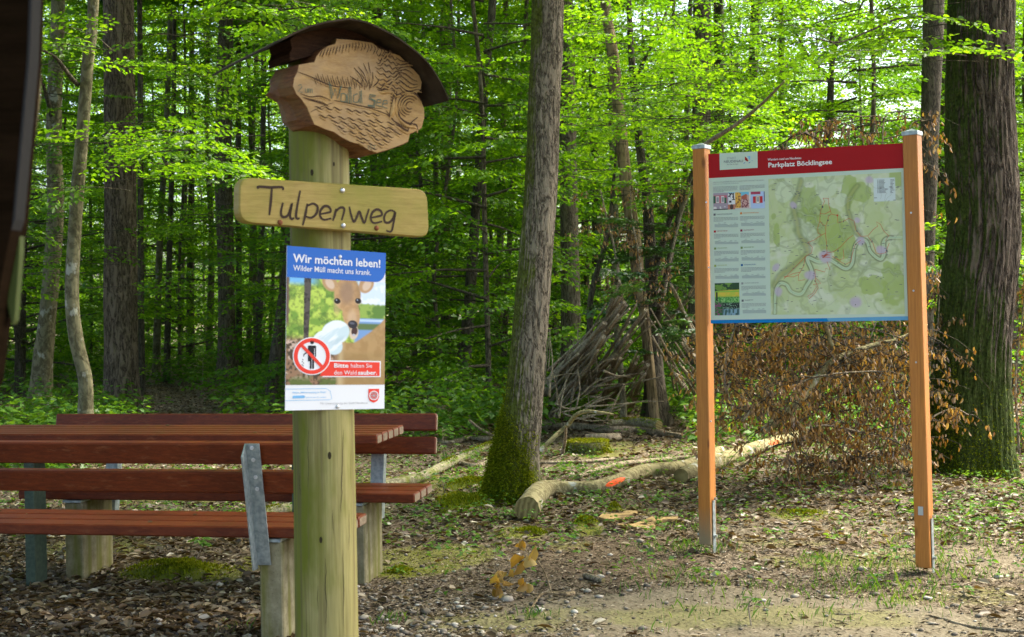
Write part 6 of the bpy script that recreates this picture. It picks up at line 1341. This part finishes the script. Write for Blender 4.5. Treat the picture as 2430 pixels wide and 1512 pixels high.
# ------------------------------------------------------------------ stick shelter
rp = random.Random(21); GS = "poles leaning together as a stick shelter"
poles = []
left = [((150, 1265), (560, 700)), ((150, 1180), (640, 500)), ((160, 1050), (560, 640)), ((180, 1120), (650, 560)), ((150, 1220), (620, 860)), ((230, 1250), (800, 600)), ((300, 1180), (660, 430)), ((380, 1150), (700, 560)), ((200, 1000), (560, 620)),
        ((460, 1210), (760, 760)), ((560, 1200), (800, 900)), ((600, 1190), (820, 860)), ((740, 1220), (860, 960)), ((420, 1120), (880, 900)), ((170, 1090), (400, 820)), ((250, 1120), (540, 760)), ((520, 1220), (690, 880)), ((190, 1320), (480, 900)), ((230, 960), (620, 560)), ((340, 1220), (520, 840))]
right = [((1150, 1190), (1070, 900)), ((1260, 1210), (1010, 720)), ((1290, 1050), (960, 540)), ((1320, 1180), (1100, 950)), ((1450, 1250), (1150, 800)), ((1512, 1160), (1330, 820)), ((1300, 900), (1020, 500)), ((1240, 1100), (1110, 960)), ((1420, 1220), (1180, 940)), ((1270, 700), (1110, 380)), ((1070, 560), (1230, 330)), ((1380, 1120), (1180, 760))]
base_l, base_r = list(left), list(right)
left = base_l + [((a[0] + rp.uniform(-40, 60), a[1] + rp.uniform(-40, 30)), (b_[0] + rp.uniform(-60, 60), b_[1] + rp.uniform(-50, 90))) for a, b_ in base_l for _ in (0, 1)]
right = base_r + [((a[0] + rp.uniform(-50, 60), a[1] + rp.uniform(-40, 30)), (b_[0] + rp.uniform(-40, 60), b_[1] + rp.uniform(-50, 90))) for a, b_ in base_r]
for i, (a, b_) in enumerate(left + right):
    xa, ya = c4(*a); xb, yb = c4(*b_); gp = g(xa, max(ya, 975) + rp.uniform(-4, 12)); Za = depth(gp); Zb = 13.6 + rp.uniform(-.5, .5)
    gp = g(xa, max(ya, 960)) if ya > 940 else np.array(pt(xa, ya, 14.8)); Za = depth(gp); P0 = gp; P1 = np.array(pt(xb, yb, Zb)); d = P1 - P0
    if P0[2] < .1: P0 = P0 - d * (.05 / max(.1, d[2]))
    P1 = P1 + d * rp.uniform(.04, .15); r0 = (rp.uniform(8, 14) if i < 20 or i > 75 else rp.uniform(4, 8)) / 2 * Za / FPX; m_ = (P0 + P1) / 2 + np.array([rp.uniform(-.05, .05), 0, rp.uniform(-.07, .05)]); mb = MB(); A = catmull([P0, P0 * .7 + P1 * .3 + (m_ - (P0 + P1) / 2) * .7, m_, P1], 5)
    mb.tube(A, list(np.linspace(r0 * 1.3, r0 * .6, len(A))), 8, noise=.12, seed=i); o = mb.build("leaning_pole", BARK_STICK); tag(o, "bare brown pole leaning on the %s side of the stick shelter" % ("left" if i < len(left) else "right"), "pole", GS)
for i in range(44):
    x0, y0 = c4(rp.uniform(130, 620), rp.uniform(900, 1290)); Zq = rp.uniform(13.0, 14.4); a = rp.choice((rp.uniform(-1.1, -.3), rp.uniform(-1.9, -1.1), rp.uniform(-.3, .2))); L = rp.uniform(40, 150); P0 = np.array(pt(x0, y0, Zq)); P1 = np.array(pt(x0 + L * math.cos(a), y0 + L * math.sin(a), Zq + rp.uniform(-.4, .3))); P0[2] = max(P0[2], .03); P1[2] = max(P1[2], .05)
    mb = MB(); m_ = (P0 + P1) / 2 + np.array([rp.uniform(-.04, .04), 0, rp.uniform(-.05, .05)]); mb.tube(catmull([P0, m_, P1], 4), list(np.linspace(rp.uniform(.006, .014), .004, 9)), 5, noise=.1, seed=i); tag(mb.build("loose_stick", BARK_STICK), "thin loose stick in the tangle at the left foot of the stick shelter", "stick", "thin sticks tangled at the shelter")
def free_pole(label, px, Z, mat=BARK_STICK, name="leaning_pole"):
    mb = MB(); A = catmull(np.array([list(pt(x, y, Z * KZ)) + [w_ / 2 * Z * KZ / FPX] for x, y, w_ in px]), 6); mb.tube(A[:, :3], A[:, 3], 9, noise=.1, seed=3); return tag(mb.build(name, mat), label, "pole")
free_pole("upright mossy pole standing in front of the dark leafy tree of the shelter", [(1480, 995, 17), (1477, 930, 16), (1470, 850, 15), (1464, 790, 14), (1460, 745, 12)], 19.8, BARK_MOSSY)
free_pole("dark crooked branch rising left of the bare dead trunk", [(1395, 840, 18), (1400, 770, 16), (1403, 700, 14), (1424, 622, 13), (1440, 560, 12), (1452, 480, 9), (1461, 380, 7), (1466, 330, 4)], 20.2, BARK_DARK)
free_pole("dark crooked branch forking up right beside the left board post", [(1560, 760, 16), (1585, 640, 15), (1600, 560, 14), (1618, 480, 11), (1640, 420, 8), (1652, 380, 6)], 19.6, BARK_DARK)

# ------------------------------------------------------------------ fallen dead branches with hanging brown leaves
def dead_branch(name, label, px, Z, nt_, reach, seed, group=None, leaf=1.0, mat=BARK_STICK, up=0.0, dens=1.0):
    rng = np.random.default_rng(seed); A = catmull(np.array([list(pt(x, y, Z + dz)) + [max(w_, 2.0) / 2 * Z / FPX] for x, y, w_, dz in px]), 8); org = np.array([A[:, 0].mean(), A[:, 1].mean(), 0])
    root = empty(name, org, label, "branch", group); mb = MB(); mb.tube(A[:, :3], A[:, 3], 8, noise=.1, seed=seed); mb.build("limb", mat, root)
    tw = MB(); P = []; D = []; S = []
    for i in range(nt_):
        j = int(rng.integers(2, len(A))); p0 = A[j, :3]; az = rng.uniform(0, 6.28); L = reach * rng.uniform(.5, 1.2); d = np.array([math.cos(az), math.sin(az) * .6, rng.normal(up, .35)])
        pts = [p0 + d * L * t - UZ * .45 * L * t * t for t in (0, .33, .66, 1.0)]; pts = [np.array([q[0], q[1], max(q[2], .04)]) for q in pts]
        if i < nt_: tw.tube(pts, [.0045, .0035, .0025, .0012], 4, cap=False)
        C = catmull(pts, 4)
        for q in C[2:]:
            if rng.random() > .46 * dens: continue
            for k in range(int(rng.integers(1, 5))): P.append(q + rng.normal(0, .02, 3)); D.append((rng.normal(0, .35), rng.normal(0, .35), -1)); S.append(rng.uniform(.03, .055) * leaf)
    tw.build("twigs", BARK_DARK, root); D = unit(np.array(D)); N = unit(np.cross(D, rng.normal(0, 1, D.shape))); S = np.array(S); P = np.array(P); P[:, 2] = np.maximum(P[:, 2], .08)
    V, F = leaves_mesh(P, D, N, S, S * .42, fold=.45, shape=6); link("dead_leaves", npmesh("dead_leaves", V - org, F, [DEAD]), root); return root
BG = "fallen branches with hanging brown leaves behind the map board"
dead_branch("fallen_branch", "pale bent limb with brown leaves rising to the right below the map board", [c6(300, 612) + (20, 0), c6(440, 500) + (20, 0), c6(560, 352) + (18, .1), c6(620, 292) + (15, .1), c6(780, 232) + (12, .2), c6(900, 200) + (8, .3), (2200, 770, 5, .4)], 9.2, 60, .5, 1, BG, mat=BARK_BEECHLOG)
dead_branch("fallen_branch", "short limb with brown leaves hanging down from the lower edge of the map board", [(1950, 700, 10, 0), c6(585, 140) + (11, 0), c6(605, 220) + (11, 0), c6(645, 290) + (10, 0)], 9.3, 24, .45, 2, BG, mat=BARK_BEECHLOG)
paths = [[(1760, 1000, 8), (1800, 960, 7), (1870, 920, 5), (1960, 890, 4), (2080, 880, 3)], [(1880, 1060, 7), (1900, 1040, 6), (1950, 1010, 5), (2060, 1030, 4), (2160, 1060, 3)], [(1800, 1000, 6), (1830, 900, 5), (1860, 820, 4), (1870, 740, 3)],
         [(1800, 1000, 6), (1780, 920, 5), (1800, 850, 4), (1830, 790, 3)], [(1960, 1020, 6), (1990, 940, 5), (1985, 860, 4), (2000, 780, 3)], [(2120, 1040, 6), (2130, 960, 5), (2110, 880, 4), (2130, 800, 3)],
         [(1900, 1000, 6), (1990, 940, 5), (2080, 880, 4), (2160, 840, 3)], [(2050, 1040, 6), (2110, 980, 5), (2170, 900, 4), (2220, 800, 3), (2230, 700, 2)], [(1740, 980, 6), (1720, 900, 5), (1730, 820, 4), (1750, 760, 3)], [(2000, 1060, 6), (2060, 960, 5), (2050, 860, 4), (2080, 760, 3)],
         [(1850, 1090, 5), (1930, 1100, 4), (2020, 1090, 4), (2100, 1080, 3)], [(1720, 930, 5), (1760, 880, 4), (1800, 850, 3), (1860, 830, 3)], [(1860, 960, 6), (1920, 880, 5), (1940, 800, 4), (1930, 740, 3)]]
pl_ = ["lowest arch left", "long low arch", "upright spray left of the board middle", "curved spray left of the pale bent limb", "curved spray right of the pale bent limb", "curved spray close left of the right board post", "slanting spray right of the board middle", "spray climbing beside the right board post", "upright spray by the left board post", "upright spray near the right board post", "flat spray lying on the litter", "small spray high beside the left board post", "upright spray under the board middle"]
for i, p_ in enumerate(paths): dead_branch("fallen_branch", "dead branch with hanging brown leaves, %s" % pl_[i], [(x, y, w_, (i % 5 - 2) * .25) for x, y, w_ in p_], 9.5 + (i % 4) * .35, 46, .5, 10 + i, BG, up=.15)
for i, (x, y) in enumerate(((1860, 330), (1930, 300), (2010, 290), (2090, 280), (2150, 300))):
    dead_branch("dead_branch", "brown leafed dead branch top showing above the red board header, number %s from the left" % ("one", "two", "three", "four", "five")[i], [(x - 60, 760, 8, .6), (x - 30, 560, 7, .3), (x, 400, 5, .1), (x + 10, y, 3, 0), (x + 50, y - 15, 2, 0)], 9.0, 16, .42, 40 + i, BG, up=.1, dens=.6)
for i, p_ in enumerate(([(2420, 1100, 7), (2410, 900, 6), (2425, 760, 4), (2440, 640, 3)], [(2230, 1000, 6), (2232, 850, 5), (2225, 720, 4), (2232, 640, 3)])):
    dead_branch("fallen_branch", ("dead branch with brown leaves at the right edge behind the huge tree", "dead branch with brown leaves between the right board post and the huge tree")[i], [(x, y, w_, 0) for x, y, w_ in p_], 11.8, 70, .6, 60 + i, BG)
dead_branch("fallen_branch", "withered brown twigs lying against the foot of the huge furrowed tree", [(2150, 1060, 5, 0), (2200, 1000, 4, 0), (2260, 970, 3, 0), (2300, 985, 2, 0)], 9.6, 16, .3, 65, BG)
dead_branch("dead_branch", "withered brown leaves hanging at the top left of the stick shelter", [(1480, 740, 8, 0), (1460, 600, 6, 0), (1440, 520, 5, 0), (1425, 450, 3, 0)], 14.0, 22, .45, 70, BG); dead_branch("dead_branch", "withered brown leaves hanging on the dark branch by the left board post", [(1570, 740, 8, 0), (1590, 620, 6, 0), (1620, 500, 5, 0), (1650, 430, 3, 0)], 13.9, 26, .45, 71, BG)
dead_branch("dead_branch", "withered brown leaves along the bare dead trunk", [(1530, 700, 6, -.2), (1515, 600, 5, -.2), (1500, 520, 4, -.2), (1495, 440, 2, -.2)], 14.0, 16, .35, 72, BG)
# the little twig with curled leaves on the open ground
def little_twig():
    pts = [(1180, 1220, 3, .01), (1290, 1070, 4, .03), (1390, 930, 5, .03), (1540, 905, 7, .03), (1750, 915, 9, .025), (1850, 900, 8, .02)]
    A = catmull(np.array([list(g(*c8(x, y), z)) + [w_ / 2 * .0024] for x, y, w_, z in pts]), 6); org = np.array([A[:, 0].mean(), A[:, 1].mean(), 0]); root = empty("broken_twig", org, "broken twig with curled yellow brown leaves standing up from the open ground", "twig")
    mb = MB(); mb.tube(A[:, :3], A[:, 3], 7); mb.build("stem", BARK_SNAG, root); b0 = g(*c8(1540, 905), .03); Zt = depth(b0); up = [(1540, 905), (1500, 760), (1440, 600), (1340, 440), (1200, 320), (1120, 240)]
    A = catmull(np.array([list(pt(*c8(x, y), Zt + .02 * i)) for i, (x, y) in enumerate(up)]), 5); mb = MB(); mb.tube(A, list(np.linspace(.0055, .002, len(A))), 6); s2 = mb.build("side_shoot", BARK_SNAG, root)
    A2 = catmull(np.array([list(g(*c8(x, y), z)) for x, y, z in ((1400, 925, .03), (1150, 895, .03), (980, 890, .04), (880, 830, .06), (800, 780, .07))]), 5); mb = MB(); mb.tube(A2, list(np.linspace(.004, .0015, len(A2))), 5); mb.build("side_shoot", BARK_SNAG, root)
    rng = np.random.default_rng(4)
    for (x, y, nl, sz) in ((1180, 490, 5, .075), (1110, 250, 3, .05), (840, 740, 8, .06), (750, 890, 5, .05), (1120, 800, 3, .05)):
        c = pt(*c8(x, y - 40), Zt + rng.uniform(-.03, .05)); P = c + rng.normal(0, .014, (nl, 3)); D = unit(rng.normal(0, .7, (nl, 3)) + np.array([0, 0, -.7])); N = unit(np.cross(D, rng.normal(0, 1, (nl, 3)))); S = sz * rng.uniform(.8, 1.3, nl); V, F = leaves_mesh(P, D, N, S, S * .8, fold=.4, shape=6)
        link("curled_leaves", npmesh("curled_leaves", V - org, F, [DEADY]), root)
DEADY = leaf_mat("yellow_dead_leaf", [(0, (.22, .13, .03)), (.6, (.36, .23, .06)), (1, (.5, .38, .16))], tr=1.5, trans=.4)
little_twig()

# ------------------------------------------------------------------ seedlings
def seedling(label, x, y, h, nl, sz, seed, wide=.25, name="maple_seedling", mat=None):
    rng = np.random.default_rng(seed); b = g(x, y); org = np.array([b[0], b[1], float(ground_z(b[0], b[1]))]); root = empty(name, org, label, "seedling"); mb = MB(); top = org + np.array([rng.normal(0, .04), rng.normal(0, .04), h]); A = catmull([org - UZ * .03, (org + top) / 2 + rng.normal(0, .015, 3), top], 5); mb.tube(A, list(np.linspace(.004, .002, len(A))), 5)
    P = []; D = []; N = []; S = []
    for i in range(nl):
        t = rng.uniform(.45, 1); az = i * 2.4 + rng.normal(0, .3); base = A[int(t * (len(A) - 1))]; r = wide * rng.uniform(.35, 1) * (1.2 - t * .6); tip = base + np.array([math.cos(az) * r, math.sin(az) * r, r * .25]); mb.tube([base, tip], [.002, .001], 3, cap=False)
        tl = rng.normal(0, .25, 2)
        for k, (da, f) in enumerate(((0, 1), (.75, .8), (-.75, .8), (1.6, .5), (-1.6, .5))): P.append(tip); D.append((math.cos(az + da), math.sin(az + da), -.12)); N.append((tl[0], tl[1], 1)); S.append(sz * f * rng.uniform(.9, 1.1))
    mb.build("stem", BARK_STICK, root); D = unit(np.array(D)); N = unit(np.array(N)); N = unit(N - D * np.sum(N * D, 1, keepdims=True)); S = np.array(S); V, F = leaves_mesh(np.array(P), D, N, S, S * .62, shape=6); link("leaves", npmesh("leaves", V - org, F, [mat or LEAF_G]), root)
sl_ = [("tall seedling with big leaves left of the mossy leaning tree, behind the branches", 1085, 1000, .62, 14, .085, .20), ("seedling with broad leaves at the left side of the mossy leaning tree", 1165, 960, .75, 12, .10, .22), ("small blue green seedling at the foot of the mossy leaning tree", 1180, 1188, .12, 7, .035, .07),
       ("seedling in front of the fallen branches left of the leaning tree", 1060, 1100, .32, 10, .055, .14), ("seedling left of the moss cushion", 1058, 1175, .16, 6, .05, .08), ("tall thin seedling above the back of the far bench", 475, 960, .9, 16, .09, .3), ("leafy seedling behind the far bench, close left of the sign post", 600, 985, .4, 16, .08, .3),
       ("broad leafed seedling right beside the foot of the thick brown tree", 372, 975, .22, 9, .08, .2), ("seedling growing over the felled log under the board", *c6(560, 690), .28, 14, .055, .16), ("bright seedling left of the small cut stump", *c6(350, 840), .20, 10, .045, .12), ("yellow green seedling in the dead leaves near the left post", *c6(560, 830), .16, 8, .04, .09),
       ("seedling with long leaves on the litter right of the right post", *c6(1350, 990), .12, 8, .055, .09), ("seedling at the right edge under the huge tree", *c6(1430, 760), .12, 6, .06, .1), ("low plant on the sand between the two board posts", *c6(830, 1290), .06, 8, .035, .06), ("small plant with round leaves near the right corner", *c6(1200, 1340), .06, 6, .035, .05),
       ("low clover like plant at the foot of the right board post", *c6(900, 1165), .06, 7, .03, .05), ("seedling behind the thick crooked log, near its paint mark", *c5(1060, 680), .12, 8, .035, .08), ("seedling over the middle of the thick crooked log", *c5(955, 640), .10, 6, .05, .06), ("little plant at the bottom edge on the pale sand", *c6(260, 1490), .12, 9, .028, .05),
       ("seedling growing on the long brown log of the shelter", *c4(560, 1370), .20, 8, .04, .10), ("seedling under the short weathered log", *c4(750, 1420), .12, 9, .05, .16), ("seedling between the shelter and the left board post", *c4(960, 1400), .22, 10, .05, .15), ("green seedling on the litter under the near bench", 655, 1420, .05, 5, .05, .06), ("grassy seedling beneath the far bench", 455, 1335, .12, 6, .06, .05)]
for i, (lb, x, y, h, nl, sz, wd) in enumerate(sl_): seedling(lb, x, y, h, nl, sz, 300 + i, wd)
# bright maple twig beside the leaning trunk
o = MB()
# ------------------------------------------------------------------ dark wooden corner of the shelter hut at the left edge
DARKW = wood_mat("dark_tarred_wood", (.005, .003, .001), (.016, .009, .004), (1, 1, 8), .95, .3, .02)
ZC = 1.55
def prism_px(mb, pts, Z, th, m=0):
    F = [np.array(pt(x, y, Z)) for x, y in pts]; B = [p + F_ * th for p in F]; solid_outline(mb, F[::-1], B[::-1], m, m)
rt_ = empty("hut_corner", pt(-60, 760, ZC) * np.array([1, 1, 0]), "dark out of focus wooden hut board with pale edge at the left border", "hut board")
mb = MB(); prism_px(mb, [(-400, -500), (80, -500), (68, 0), (63, 140), (28, 540), (18, 585), (-2, 690), (-30, 900), (-90, 1100), (-400, 1100)], ZC, .05); o = mb.build("board", DARKW, rt_); fixn(o)
mb = MB(); prism_px(mb, [(81, -500), (86, -500), (75, 20), (70, 140), (36, 520), (27, 545), (29, 535), (64, 140), (69, 0)], ZC, .03); o = mb.build("edge_strip", flat("grey_edge", (.028, .028, .026), .9, .02), rt_); fixn(o)
mb = MB(); prism_px(mb, [(86, 40), (89, 60), (82, 230), (52, 470), (44, 480), (74, 150)], ZC + .06, .02); o = mb.build("rear_lath", flat("weathered_lath", (.13, .10, .045)), rt_); fixn(o)
mb = MB(); prism_px(mb, [(38, 490), (48, 520), (46, 600), (34, 760), (28, 770), (12, 690), (22, 590)], ZC + .03, .015); o = mb.build("green_strip", flat("algae_strip", (.05, .07, .015)), rt_); fixn(o)
